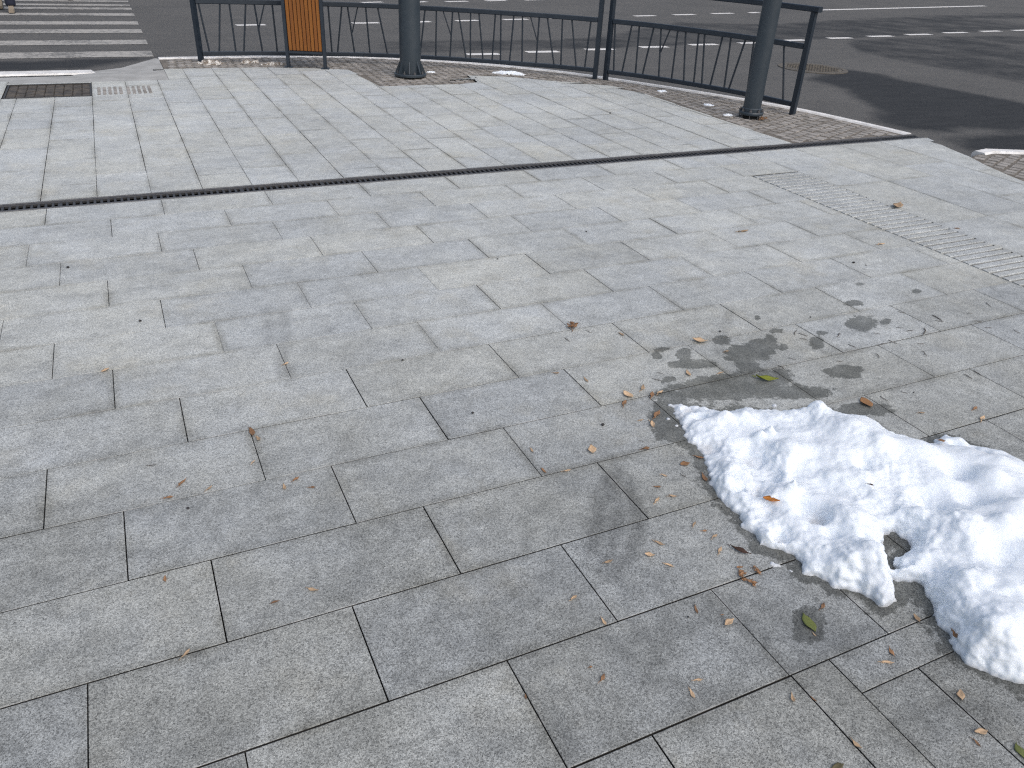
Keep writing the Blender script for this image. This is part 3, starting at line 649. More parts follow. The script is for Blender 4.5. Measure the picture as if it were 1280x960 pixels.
for v0, v1 in zip(ROWS[:-1], ROWS[1:]):
    off = OFF.get(v0, random.choice((0,.2,.4))); lim = 4.085 if v0 < 4.35 else 4.53
    js = [-4.2+off+.5995*i for i in range(-3, 22)]
    if v0 == .817: js = [j for j in js if j < 1.4]+[1.516,1.815]+[1.815+.6*i for i in range(1,5)]
    js = [j for j in js if j < lim-.05]+[lim]
    for a, b in zip(js[:-1], js[1:]):
        if v0 < .6 and b > 1.19:
            if a >= 1.15: continue
            b = 1.192
        if v0 == .517 and a < 1.19 < b: b = 1.192
        c = .025 if (v0 > -.4 and v0 < 3.6 and a > -1.3 and b < 4.2) else .15
        S.rect(a, v0, b, v1, ins_row(v0), c)
# border slabs at lower right, laid the other way
def border(u0, u1, vtop, lens):
    v = vtop
    for l in lens:
        S.rect(u0, v-l, u1, v, (.0016,.0016,.0012,.0012), .03); v -= l
border(1.192,1.312,.817,[.6,.6,.6,.6,.6]); 
S.rect(1.312,.712,1.80,.817,(.0016,.001,.0014,.0014),.025); S.rect(1.80,.712,2.4,.817,(.0012,.001,.0012,.0012),.03)
S.rect(2.4,.712,3.0,.817,(.0012,.001,.0012,.0012),.05); S.rect(3.0,.712,4.085,.817,(.0012,.001,.0012,.0012),.1)
cu = [1.312,1.497,1.80,2.10,2.40,2.70,3.0,3.3,3.6,3.85,4.085]
for i,(a,b) in enumerate(zip(cu[:-1],cu[1:])): border(a, b, .712, [.9,.6,.6,.6])
# beyond the ribbed strip
for u0 in (4.53,5.03,5.53,6.03,6.53):
    v = 4.99; first = True
    while v > -2:
        l = .99 if first else .84; first = False
        l += .0 if u0 != 5.53 else -.3*(v > 4.5)
        S.rect(u0, v-l, u0+.5, v, (random.choice((.0003,.0012)),random.choice((.0003,.0003,.0011)),.0004,.0004), .15, clip_right if umax(v-l) < u0+.5 else None); v -= l
# beyond the drain: columns
TOP = [(-8,9.0),(.47,9.0),(.471,9.67),(1.43,9.65),(1.94,9.54),(2.40,9.36),(2.45,8.30),(3.34,8.29),(3.58,8.36),(3.64,8.80),(4.12,8.62),(4.55,8.24),(4.99,7.92),(5.14,7.4),(5.16,5.15)]
def vtop(u): return float(np.interp(u, [q[0] for q in TOP], [q[1] for q in TOP]))
def clip_top(u0, v0, u1, v1):
    if u0 >= 5.15: return []
    u1 = min(u1, 5.159)
    xs = [u1]+[q[0] for q in TOP[::-1] if u0 < q[0] < u1]+[u0]
    top = [(x, max(v0, min(v1, vtop(x)))) for x in xs]
    if all(y <= v0+1e-6 for _, y in top): return []
    poly = [(u0,v0),(u1,v0)]+top; o = []
    for p in poly:
        if not o or (abs(p[0]-o[-1][0])+abs(p[1]-o[-1][1])) > 1e-5: o.append(p)
    if (abs(o[0][0]-o[-1][0])+abs(o[0][1]-o[-1][1])) < 1e-5: o.pop()
    return o
k = 0; u = -.234-.2965*16
HOLES = [(-.94,-.232,8.275,8.945)]
while u < 5.2:
    off = (0,.2,.4)[k%3]+random.choice((0,0,.1)); v = 5.14; nxt = 5.14+.2+off
    while v < 9.8:
        if not (u > -1.0 and u < -.3 and nxt > 8.3 and v < 8.3): pass
        vv0, vv1 = v, nxt
        segs = [(vv0, vv1)]
        if -.95 < u and u+.15 < -.23:
            segs = []
            if vv0 < 8.27: segs.append((vv0, min(vv1, 8.27)))
            if vv1 > 8.95: segs.append((max(vv0, 8.95), vv1))
        ux0 = u
        if u+.2965 > -.95 and u < -.95 and vv1 > 8.27 and vv0 < 8.95:
            S.rect(u, vv0, -.945, vv1, (.0015,.001,.0008,.0004), .1); ux0 = None
            if vv0 < 8.27: S.rect(-.945, vv0, u+.2965, 8.27, (.001,.0015,.0008,.0004), .1)
            if vv1 > 8.95: S.rect(-.945, 8.95, u+.2965, min(vv1,9.0), (.001,.0015,.0008,.0004), .1)
            segs = []
        for a_, b_ in segs:
            need = b_ > min(vtop(u), vtop(u+.15), vtop(u+.2965)) or u+.2965 > 5.15 or any(u < q[0] < u+.2965 for q in TOP)
            S.rect(u, a_, u+.2965, b_, (random.choice((.0022,.0016,.0008)),random.choice((.0022,.0016,.0008)),random.choice((.0004,.0012)),.0004), .1, clip_top if need else None)
        v = nxt; nxt += .6
    u += .2965; k += 1
S.build('pavement')
# joint bed under the slabs (two sheets, the drain runs between them)
b = MB(); b.add([(-10,-6,-.03),(4.4,-6,-.03)]+[(uu-.004,vv,-.03) for vv,uu in sorted(EDGE) if -6 < vv < 4.98]+[(6.60,4.99,-.03),(-10,4.99,-.03)], [tuple(range(4+sum(1 for vv,_ in EDGE if -6 < vv < 4.98)))])
b.add([(-10,5.14,-.03),(5.158,5.14,-.03)]+[(x,y-.003,-.03) for x,y in TOP[::-1] if x > -8]+[(-10,8.99,-.03)], [tuple(range(2+len(TOP)-1+1))])
struct(b.build('paving_bed', M['joint']))

# ribbed tactile strip at right
R_ = Slabs(); v = 4.39; kk = 0
b = MB()
while v > -1.0:
    n = 5; w = .0602
    for i in range(n):
        y1 = v-.002-i*w; y0 = y1-w; e = .010
        prof = [(y0+.007,-.02),(y0+.0075,-.001),(y0+.012,.003),(y1-.012,.003),(y1-.0075,-.001),(y1-.007,-.02)]
        vs = [(x,y,z) for x in (4.088,4.528) for y,z in prof]
        b.add(vs, [(j,j+6,j+7,j+1) for j in range(5)]+[(0,1,2,3,4,5)[::-1],tuple(range(6,12))])
    v -= n*w+.003
me = b.mesh('tactile_strip')
for an in ('wet','smear'):
    at = me.attributes.new(an,'FLOAT','POINT'); at.data.foreach_set('value', np.full(len(me.vertices), -1 if an=='wet' else 0, 'f'))
at = me.attributes.new('far_tone','FLOAT','POINT'); at.data.foreach_set('value', np.full(len(me.vertices), .52, 'f'))
at = me.attributes.new('slab','FLOAT_COLOR','POINT'); at.data.foreach_set('color', np.tile(np.array([.5,.95,.5,1],'f'), len(me.vertices)))
mt = mat_paving('granite_ribs')
for nm in ('edge_a','edge_b'):
    l = me.uv_layers.new(name=nm); l.data.foreach_set('uv', np.full(len(me.loops)*2, .2, 'f'))
struct(link('tactile_strip', me, mt))
b = MB(); b.add([(4.086,-1,-.005),(4.529,-1,-.005),(4.529,4.388,-.005),(4.086,4.388,-.005)], [(0,1,2,3)]); struct(b.build('strip_dirt', M['stripdirt']))
# raised warning bars beside the access cover
b = MB()
for c0 in (-.205, .045):
    for i in range(5):
        x = c0+.03+i*.046
        b.box((x, 8.50, .002), (.026,.36,.006), 0, .0025)
struct(b.build('tactile_paving', M['sett'], smooth=40))

# ------------------------------------------------------------------ road, ramp, kerbs, setts
xs = np.r_[-400,-120,-40,-15,-8,np.arange(-4,16.01,.16),18,21,25,30,40,60,120,400]; ys = np.r_[-400,-100,-30,-10,-2,2,np.arange(4,18.01,.16),19.5,21,24,30,45,100,400,900]
X, Y = np.meshgrid(xs, ys); P = np.c_[X.ravel(), Y.ravel()]
n, m = len(xs), len(ys)
me = bpy.data.meshes.new('road'); me.from_pydata([(x,y,ROADZ) for x,y in P], [], [(j*n+i,j*n+i+1,(j+1)*n+i+1,(j+1)*n+i) for j in range(m-1) for i in range(n-1)]); me.update()
dk = np.full(len(P), -1.0)
for q, poly in enumerate(DARK): dk = np.maximum(dk, np.clip(sdist(P, poly)/.30, -1.2, .12 if q in (1,2) else 1.2))
at = me.attributes.new('dark','FLOAT','POINT'); at.data.foreach_set('value', dk.astype('f'))
struct(link('road', me, M['asph']))
# the dropped kerb ramp at the crossing
b = MB()
rp = [(-10,9.0),(.468,9.0),(.468,10.40),(.44,10.5),(.06,10.19),(-.34,9.99),(-.42,9.64),(-10,9.60)]
cx = [(-10,9.0,-.001),(-.42,9.0,-.001),(.06,9.0,-.001),(.468,9.0,-.001),(.468,9.6,-.002),(.468,10.40,-.004),(.44,10.5,-.010),(.06,10.19,-.060),(-.34,9.99,-.070),(-.42,9.64,-.045),(-10,9.60,-.045),(.06,9.6,-.02),(-.3,9.55,-.03)]
b.add(cx, [(0,1,9,10),(1,2,11,12),(1,12,9),(2,3,4,11),(4,5,6,7),(4,7,11),(11,7,8,12),(12,8,9)])
b.add([(.44,10.5,-.010),(.06,10.19,-.060),(-.34,9.99,-.070),(.44,10.5,-.125),(.06,10.19,-.125),(-.34,9.99,-.125),(-.42,9.64,-.045),(-.42,9.64,-.125),(-10,9.60,-.045),(-10,9.60,-.125)], [(0,1,4,3),(1,2,5,4),(2,6,7,5),(6,8,9,7)])
struct(b.build('kerb_ramp', M['concrete']))
KERB = [(.47,10.45),(.95,10.46),(1.6,10.46),(2.34,10.40),(2.85,10.29),(3.54,9.98),(4.25,9.52),(4.9,8.90),(5.25,8.40),(5.55,7.92),(5.85,7.40),(6.16,6.82),(6.37,6.30),(6.49,5.78),(6.60,5.16)]
b = MB(); _, KD = dense(KERB, .06)
b.bar([(x,y,-.062) for x,y in KD], .10, .13)
b.bar([(-10,9.84,-.085),(-.6,9.85,-.085),(-.22,9.93,-.098)], .22, .10)
b.bar([(6.63,4.44,-.06),(6.80,4.47,-.06),(7.05,4.37,-.06),(7.6,4.12,-.06),(9.0,3.3,-.06),(12,1.4,-.06)], .12, .13)
struct(b.build('kerb', M['kerb']))
b = MB(); b.add([(-10,9.595,-.049),(-.42,9.635,-.049),(-.36,9.70,-.05),(-.45,9.735,-.05),(-10,9.725,-.05)], [(0,1,2,3,4)]); struct(b.build('kerb_dark_strip', M['pit']))  # flat near-black strip between ramp and kerb
# setts between paving and kerb
SETT = [(.475,9.675),(1.43,9.655),(1.94,9.545),(2.405,9.365),(2.455,8.305),(3.34,8.295),(3.57,8.365),(3.635,8.81),(4.12,8.63),(4.555,8.245),(4.995,7.925),(5.15,7.4),(5.165,5.142),(6.55,5.142)]+[(x-.045,y-.03) for x,y in KERB[::-1]][:-1]+[(.475,10.40)]
SETT2 = [(6.60,4.42),(6.80,4.40),(7.05,4.30),(7.6,4.05),(9,3.24),(9,1),(5.59,1),(5.955,3.0),(6.165,3.8),(6.285,4.12),(6.405,4.36)]
def setts(name, poly):
    A = np.array(poly); bb = MB(); bb.add([(x,y,-.011) for x,y in poly], [tuple(range(len(poly)))])
    base = struct(bb.build(name+'_bed', M['soil']))
    b = MB(); s = .098; lo, hi = A.min(0), A.max(0); th = .42
    c, sn = math.cos(th), math.sin(th); mid = (lo+hi)/2; R = np.hypot(*(hi-lo))/2+.2
    cells = []
    nrow = int(2*R/s)
    for j in range(nrow):
        for i in range(nrow):
            a0 = -R+i*s+(s/2 if j%2 else 0); b0 = -R+j*s
            cells.append((mid[0]+a0*c-b0*sn, mid[1]+a0*sn+b0*c))
    cells = np.array(cells); ok = sdist(cells, poly) > .045
    for x, y in cells[ok]:
        q = random.uniform(.084,.094); w = random.uniform(.084,.094); top = random.uniform(-.009,-.003)
        b.box((x+random.uniform(-.004,.004), y+random.uniform(-.004,.004), top-.015), (q,w,.03), th+random.uniform(-.06,.06), .007)
    return struct(b.build(name, M['sett'], smooth=50))
setts('cobble_band', SETT); setts('cobble_corner', SETT2)

# painted markings
b = MB()
for v0, v1 in ((11.376,11.856),(12.483,12.926),(13.68,14.11),(14.694,15.125),(15.93,16.31),(16.90,17.25),(17.55,17.85),(18.3,18.6),(19.3,19.65),(20.4,20.8)):
    N = 24
    for i in range(N):
        x0 = -5+(5.46*i/N); x1 = -5+5.46*(i+1)/N
        b.add([(x0,v0-.004*math.sin(x0*3),ROADZ+.004),(x1,v0-.004*math.sin(x1*3),ROADZ+.004),(x1,v1,ROADZ+.004),(x0,v1,ROADZ+.004)], [(0,1,2,3)])
struct(b.build('zebra_marking', M['zebra']))
b = MB()
for x0,y0,x1,y1,w in MARK:
    d = Vector((x1-x0,y1-y0)); d.normalize(); nx, ny = -d.y*w/2, d.x*w/2; z = ROADZ+.0045
    b.add([(x0-nx,y0-ny,z),(x1-nx,y1-ny,z),(x1+nx,y1+ny,z),(x0+nx,y0+ny,z)], [(0,1,2,3)])
struct(b.build('lane_marking', M['paint']))

# round manhole in the road
t = thing('manhole', 'round brownish iron manhole cover set in the asphalt beyond the railing', 'manhole cover', (9.38,9.28,ROADZ))
b = MB(); b.lathe((9.38,9.28,ROADZ), [(.50,0.001),(.50,.010),(.43,.011),(.43,.004)], 48); b.build('frame', M['rusty'], t)
b = MB(); b.lathe((9.38,9.28,ROADZ), [(.42,0.004),(.42,.011)], 48)
for i in range(-7,8):
    for j in range(-7,8):
        if math.hypot(i,j)*.055 < .38: b.box((9.38+i*.055,9.28+j*.055,ROADZ+.013), (.028,.028,.006))
b.build('lid', M['rusty'], t)
# rectangular access cover in the paving
t = thing('access_cover', 'rectangular brown access cover with a dark edge sunk in the far left paving', 'access cover', (-.585,8.61,0))
b = MB(); b.box((-.585,8.29,-.006),(.70,.02,.016)); b.box((-.585,8.93,-.006),(.70,.02,.016)); b.box((-.927,8.61,-.006),(.016,.62,.016)); b.box((-.243,8.61,-.006),(.016,.62,.016)); b.build('frame', M['coverdark'], t)
b = MB()
for i in range(9):
    for j in range(8):
        b.box((-.918+.0755*(i+.5)-.0035, 8.302+.077*(j+.5), -.014+random.uniform(-.002,.002)), (.072,.074,.016), random.uniform(-.02,.02), .004)
b.build('plate', M['cover'], t)

# drain
DX0, DX1, DV0, DV1 = -7.0, 6.62, 4.992, 5.138
t = thing('drain_channel', 'long black slotted drain channel crossing the whole paving', 'drain', (0,5.065,0))
b = MB(); b.add([(DX0,DV0,-.1),(DX1,DV0,-.1),(DX1,DV1,-.1),(DX0,DV1,-.1),(DX0,DV0,-.012),(DX1,DV0,-.012),(DX1,DV1,-.012),(DX0,DV1,-.012)], [(0,1,2,3),(0,1,5,4),(2,3,7,6),(1,2,6,5),(0,3,7,4)]); b.build('channel', M['pit'], t)
for y in (DV0+.008, DV1-.010):
    b = MB(); b.bar([(DX0,y,-.010),(DX1,y,-.010)], .015, .024); b.build('edge_rail', M['ironedge'], t)
b = MB(); x = DX0+.02; i = 0
b.bar([(DX0,DV0+.024,-.010),(DX1,DV0+.024,-.010)], .016, .018); b.bar([(DX0,DV1-.028,-.010),(DX1,DV1-.028,-.010)], .020, .018)
while x < DX1-.02:
    wd = .013 if i%14 else .022
    b.box((x,(DV0+DV1)/2-.002,-.012), (wd,DV1-DV0-.07,.016)); x += .036; i += 1
b.build('grate', M['iron'], t)

# ------------------------------------------------------------------ railings
def railing(F, label, balus, branch, base_first, top_ext):
    p0 = at_s(F, 0); s, Q = dense(F, .06); Ltot = float(np.sum(np.linalg.norm(np.diff(np.array(F),axis=0),axis=1)))
    t = thing('railing', label, 'railing', (p0[0],p0[1],0), 'dark steel railings along the kerb')
    for q, zb in ((Q[0],-.01),(Q[-1],-.01)):
        b = MB(); b.box((q[0],q[1],(.93+zb)/2),(.05,.05,.93-zb), math.atan2(F[1][1]-F[0][1],F[1][0]-F[0][0]) if q is Q[0] else math.atan2(F[-1][1]-F[-2][1],F[-1][0]-F[-2][0]), .004); b.build('post', M['metal'], t, 40)
    core = Q[1:-1] if len(Q) > 4 else Q
    a = np.array(F[0]); d0 = Q[0]+(Q[1]-Q[0])*.45; d1 = Q[-1]+(Q[-2]-Q[-1])*.45
    core = [tuple(d0)]+[tuple(q) for q in Q[1:-1]]+[tuple(d1)]
    b = MB(); b.bar([(x,y,.09) for x,y in core], .045, .045); b.build('bottom_rail', M['metal'], t, 40)
    b = MB(); b.bar([(x,y,.625) for x,y in core], .045, .05); b.build('middle_rail', M['metal'], t, 40)
    e = Q[-1]-Q[-2]; e = e/np.linalg.norm(e); f = Q[0]-Q[1]; f = f/np.linalg.norm(f)
    tr = [tuple(Q[0]+f*.03)]+[tuple(q) for q in Q]+[tuple(Q[-1]+e*top_ext)]
    b = MB(); b.bar([(x,y,.955) for x,y in tr], .065, .05); b.build('handrail', M['metal'], t, 40)
    for st, sb in balus:
        a0 = at_s(F, min(st,Ltot)); a1 = at_s(F, min(sb,Ltot))
        b = MB(); b.tube([(a1[0],a1[1],.105),(a0[0],a0[1],.605)], .0098, 8); b.build('baluster', M['metal'], t, 60)
    for st, sj, zj in branch:
        a0 = at_s(F, st); a1 = at_s(F, sj)
        b = MB(); b.tube([(a1[0],a1[1],zj),(a0[0],a0[1],.605)], .0075, 8); b.build('baluster', M['metal'], t, 60)
    return t
railing(F1, 'long curved dark steel railing behind the orange slatted bin, with slanting bars', B1, BR1, 0, .03)
railing(F2, 'short dark steel railing behind the right pole, with a high handrail and slanting bars', B2, BR2, 0, .06)

# ------------------------------------------------------------------ poles
def pole(loc, r, fl, gus, label):
    x, y = loc; t = thing('metal_pole', label, 'pole', (x,y,0), 'blue grey street poles')
    z0 = .03 if gus else .05
    b = MB(); b.lathe((x,y,0), [(r,z0),(r*.985,1.2),(r*.93,3.5),(r*.85,6.0),(r*.85,6.02),(r*.5,6.06)], 48); b.build('shaft', M['pole'], t, 40)
    b = MB(); b.lathe((x,y,0), [(fl*.97,z0-.022),(fl,z0-.016),(fl,z0+.002),(fl*.96,z0+.008),(r+.004,z0+.008)], 40); b.build('base_flange', M['pole'], t, 40)
    if not gus:
        b = MB(); b.lathe((x,y,0), [(r+.012,z0+.009),(r+.012,z0+.035),(r+.004,z0+.042)], 40); b.build('collar', M['pole'], t, 40)
    n = 8
    for k in range(n):
        w = 2*math.pi*(k+.5)/n; c, s = math.cos(w), math.sin(w)
        if gus:
            b = MB(); th = .006
            px, py = -s*th, c*th
            tri = [(r-.003,z0+.008),(fl*.93,z0+.008),(fl*.93,z0+.02),(r-.001,z0+.135)]
            vs = [(x+q*c+sg*px, y+q*s+sg*py, z) for sg in (-1,1) for q,z in tri]
            b.add(vs, [(0,1,2,3),(7,6,5,4)]+[(i,4+i,4+(i+1)%4,(i+1)%4) for i in range(4)]); b.build('gusset', M['pole'], t)
        w2 = 2*math.pi*k/n; rr = (r+fl)/2 if gus else fl-.014
        b = MB(); b.lathe((x+rr*math.cos(w2), y+rr*math.sin(w2), 0), [(.005,-.01),(.005,z0-.022),(.012,z0-.022),(.012,z0+.022),(.006,z0+.024),(.006,z0+.038)], 6); b.build('bolt', M['ironedge'], t)
    b = MB(); b.lathe((x,y,0), [(r*1.05,-.012),(r*1.0,z0-.024)], 24); b.build('grout', M['pit'], t)
    return t
pole((2.965,8.83), .116, .178, True, 'thick blue grey pole with a finned bolted foot right of the orange bin')
pole((5.525,6.13), .084, .118, False, 'slimmer blue grey pole with a ring foot in front of the short railing')

# ------------------------------------------------------------------ slatted bin
a0 = Vector((1.783,9.613,0)); a1 = Vector((2.163,9.451,0)); dd = (a1-a0); W_ = dd.length; dd.normalize(); nn = Vector((-dd.y,dd.x,0)); rz = math.atan2(dd.y,dd.x)
mid = (a0+a1)/2
t = thing('litter_bin', 'orange slatted wooden bin held between two dark posts before the railing', 'litter bin', mid)
for p in (a0,a1):
    b = MB(); b.box((p.x,p.y,.55),(.036,.05,1.12), rz, .004); b.build('post', M['metal'], t, 40)
    b = MB(); b.box((p.x,p.y,.004),(.09,.09,.008), rz, .002); b.build('foot_plate', M['metal'], t, 40)
cc = mid+nn*.10
b = MB(); b.box((cc.x,cc.y,.60),(W_-.045,.17,.84), rz, .006); b.build('liner', M['metal'], t, 40)
b = MB(); b.box((cc.x-nn.x*.02,cc.y-nn.y*.02,.165),(W_-.038,.22,.025), rz, .003); b.build('bottom_plate', M['metal'], t, 40)
b = MB(); b.box((cc.x,cc.y,1.07),(W_+.02,.26,.03), rz, .008); b.build('lid', M['metal'], t, 40)
ns = 9; sw = (W_-.04)/ns
for i in range(ns):
    p = a0+dd*(.02+sw*(i+.5))
    b = MB(); b.box((p.x,p.y,.60),(sw-.007,.022,.84), rz, .003); b.build('slat', M['wood'], t, 40)

# ------------------------------------------------------------------ small snow remains and litter by the kerb
def mound(name, label, cat, u, v, ru, rv, h, rot, mat, seed, group=None):
    n = 40; vs = []; fs = []; th = []
    for j in range(n+1):
        for i in range(n+1):
            x = -1.2+2.4*i/n; y = -1.2+2.4*j/n
            r = math.hypot(x,y)+.45*noise.noise((x*1.9+seed,y*1.9,seed))+.22*noise.noise((x*5+seed,y*5,2))
            z = h*math.sqrt(max(0,1-r*r))*(.7+.6*noise.noise((x*4,y*4,seed+5)))-.006 if r < 1 else -.016
            X = x*ru*math.cos(rot)-y*rv*math.sin(rot); Y = x*ru*math.sin(rot)+y*rv*math.cos(rot)
            vs.append((u+X, v+Y, z))
    for j in range(n):
        for i in range(n):
            q = (j*(n+1)+i, j*(n+1)+i+1, (j+1)*(n+1)+i+1, (j+1)*(n+1)+i)
            if any(vs[k][2] > -.0155 for k in q): fs.append(q)
    b = MB(); b.add(vs, fs); return tag(b.build(name, M[mat], None, 180), label, cat, group)
G = 'small snow remains by the kerb'
mound('snow_patch','dirty greyish snow lump at the foot of the left end post of the long railing','snow patch',.98,9.98,.13,.06,.05,-.1,'dsnow',1,G)
mound('snow_patch','small dirty snow lump under the railing, second from the left end post','snow patch',1.42,10.0,.10,.05,.04,0,'dsnow',4,G)
mound('snow_patch','brown slush lump just left of the orange bin','snow patch',1.66,9.86,.12,.05,.03,0,'dsnow',6,G)
mound('snow_patch','clean white snow patch on the cobbles near the tip of the paving','snow patch',4.20,8.86,.18,.06,.035,-.5,'snow',8,G)
mound('snow_patch','tiny white snow spot right of the thick pole','snow patch',3.30,9.10,.05,.035,.012,0,'snow',9,G)
mound('snow_patch','small white snow spot between the two railings and the slim pole','snow patch',5.45,7.52,.055,.04,.015,0,'snow',12,G)
mound('snow_patch','white snow spot left of the slim pole foot','snow patch',5.36,6.26,.045,.035,.02,0,'snow',15,G)
mound('snow_patch','faint snow trace on the cobbles in front of the short railing','snow patch',5.50,6.75,.05,.05,.012,0,'snow',17,G)

# ------------------------------------------------------------------ leaves, seeds, twigs
def blade(b, L, W, curl, fold, twist, seed, stalk=0.0, ox=0, oy=0, rot=0, lift=0.0, n=12, tip=1.0):
    """a closed thin leaf blade along x, length L, width W"""
    rs = random.Random(seed); ph = rs.uniform(0,6); vs = []; m = 5; th = .009
    for side in (1,-1):
        for i in range(n+1):
            t = i/n; w = W/2*(math.sin(math.pi*min(1,t**tip*.96+.03))**1.15)*(1+.15*math.sin(9*t+ph))
            for j in range(m):
                y = (j/(m-1)*2-1); z = lift+curl*L*(2*t-1)**2*.5+fold*abs(y)*w+twist*y*w*(t-.5)*2+.03+.02*math.sin(7*t+ph+y*2)
                x = (t-.5)*L; yy = y*w + .06*L*math.sin(t*3+ph)
                vs.append((x, yy, max(z, .012)+side*th))
    def T(p): c,s = math.cos(rot),math.sin(rot); return (ox+p[0]*c-p[1]*s, oy+p[0]*s+p[1]*c, p[2])
    q = (n+1)*m; fs = []
    for i in range(n):
        for j in range(m-1):
            a = i*m+j; fs.append((a,a+m,a+m+1,a+1)); fs.append((q+a,q+a+1,q+a+m+1,q+a+m))
    rim = [i*m for i in range(n+1)]+[n*m+j for j in range(1,m)]+[i*m+m-1 for i in range(n-1,-1,-1)]+[j for j in range(m-2,0,-1)]
    for k in range(len(rim)): a, c = rim[k], rim[(k+1)%len(rim)]; fs.append((a,c,q+c,q+a)[::-1])
    b.add([T(p) for p in vs], fs)
    if stalk:
        b.tube([T((-.48*L,0,.04)),T((-.5*L-stalk*.5,.25*stalk,.05)),T((-.5*L-stalk,.05,.02))], [.022,.018,.014], 5)
VAR = {}
def variant(kind, k):
    key = (kind, k)
    if key in VAR: return VAR[key]
    b = MB(); rs = random.Random(hash(kind) % 97 + k*31 if False else sum(map(ord, kind))+k*31)
    U_ = rs.uniform
    if kind == 'seed' or kind == 'seed_br':
        blade(b, .72, U_(.17,.27), U_(.15,.40), U_(.2,.7), U_(-.8,.8), k+3, U_(.15,.30), .1, 0, 0, .0, 12, U_(.8,1.5))
        b.lathe((-.18,0,.0), [(.02,.0),(.05,.02),(.045,.045),(.01,.06)], 8)
    elif kind == 'leaf_tan': blade(b, .95, U_(.42,.6), U_(.15,.4), U_(.2,.6), U_(-.6,.6), k+5)
    elif kind in ('leaf_or',): blade(b, .95, .62, .2, .25, .3, k+8)
    elif kind == 'leaf_yg': blade(b, .86, .30, .28, .55, .7, k+2, .14)
    elif kind in ('leaf_gr','leaf_ol'): blade(b, .9, .44, .06, .12, .2, k+4, .1)
    elif kind == 'leaf_dk': blade(b, .95, .20, .15, .9, .6, k+6, .12)
    elif kind == 'cluster':
        b.tube([(-.5,-.1,.02),(-.1,.05,.06),(.3,-.05,.05),(.5,.12,.02)], [.016,.02,.016,.01], 6)
        for i in range(7): blade(b, U_(.28,.45), U_(.10,.2), .25, .4, .5, k*9+i, 0, U_(-.35,.35), U_(-.16,.16), U_(0,6.2), U_(.0,.12), 8)
    elif kind == 'twig':
        b.tube([(-.5,0,.03),(-.15,U_(-.08,.08),.045),(.2,U_(-.06,.06),.04),(.5,U_(-.1,.1),.03)], [.022,.030,.026,.014], 7)
        if k%2: b.tube([(.1,0,.04),(.28,.12,.05)], [.016,.008], 5)
    elif kind == 'grit':
        bm = bmesh.new(); bmesh.ops.create_icosphere(bm, subdivisions=2, radius=.21)
        for v in bm.verts: v.co *= 1+.35*noise.noise(v.co*2.5+Vector((k,k,0))); v.co.z = max(v.co.z*.6+.12, -.02)
        b.bm(bm)
    me = b.mesh(kind); me.polygons.foreach_set('use_smooth', [True]*len(me.polygons)); VAR[key] = me
    me.materials.append(M[dict(seed='tan',seed_br='brown',leaf_tan='tan',leaf_or='rust',leaf_yg='yg',leaf_gr='green',leaf_ol='olive',leaf_dk='dkleaf',cluster='brown',twig='twig',grit='grit')[kind]])
    return me
NM = dict(seed='winged_seed',seed_br='winged_seed',leaf_tan='dry_leaf',leaf_or='dry_leaf',leaf_yg='yellow_green_leaf',leaf_gr='green_leaf',leaf_ol='dry_leaf',leaf_dk='dry_leaf',cluster='seed_cluster',twig='twig',grit='grit_speck')
CT = dict(winged_seed='seed',dry_leaf='leaf',yellow_green_leaf='leaf',green_leaf='leaf',seed_cluster='seed cluster',twig='twig',grit_speck='grit')
GR = dict(winged_seed='fallen winged seeds on the paving',dry_leaf='fallen dry leaves on the paving',twig='dark twig bits on the paving',grit_speck='black grit specks on the paving',seed_cluster='brown seed clusters on the paving',green_leaf='green leaves on the paving')
def scatter(u, v, L, ang, kind, label, z=0.0, mat=None):
    k = random.randrange(7); me = variant(kind, k)
    o = bpy.data.objects.new(NM[kind], me); COL.objects.link(o)
    if mat: o.material_slots[0].link = 'OBJECT'; o.material_slots[0].material = M[mat]
    s = L*1.05; o.scale = (s, s*random.choice((1,-1)), s)
    o.location = (u, v, z+.0012); o.rotation_euler = (0 if z == 0 else random.uniform(-.2,.2), 0, ang)
    return tag(o, label, CT[NM[kind]], GR.get(NM[kind]))
for u, v, L, ang, kind, label in LV: scatter(u, v, min(L, .14), ang, kind, label)
def on_snow(u, v, L, ang, kind, label, mat=None):
    z = .05
    for _ in range(12): z = .5*z+.5*snow_z(u*(1-z/1.5), v*(1-z/1.5))
    return scatter(u*(1-z/1.5), v*(1-z/1.5), L*1.15, ang, kind, label, z+.011, mat)
on_snow(1.588, 1.342, 0.043, -0.67, 'leaf_or', 'bright orange leaf lying in a hollow of the snow heap', 'orange')
on_snow(1.945, 1.285, 0.021, -0.68, 'leaf_dk', 'tiny dark red leaf bit on top of the snow heap', 'dkleaf')
on_snow(2.388, 1.377, 0.026, -0.53, 'leaf_or', 'reddish brown leaf bit at the far edge of the snow heap', 'brown')
on_snow(1.660, 0.746, 0.036, -1.94, 'seed_br', 'brown stalked seed stuck in the front edge of the snow heap', 'brown')
scatter(5.563, 5.984, .13, .3, 'cluster', 'heap of orange brown leaf litter at the slim pole foot', 0, 'rust')

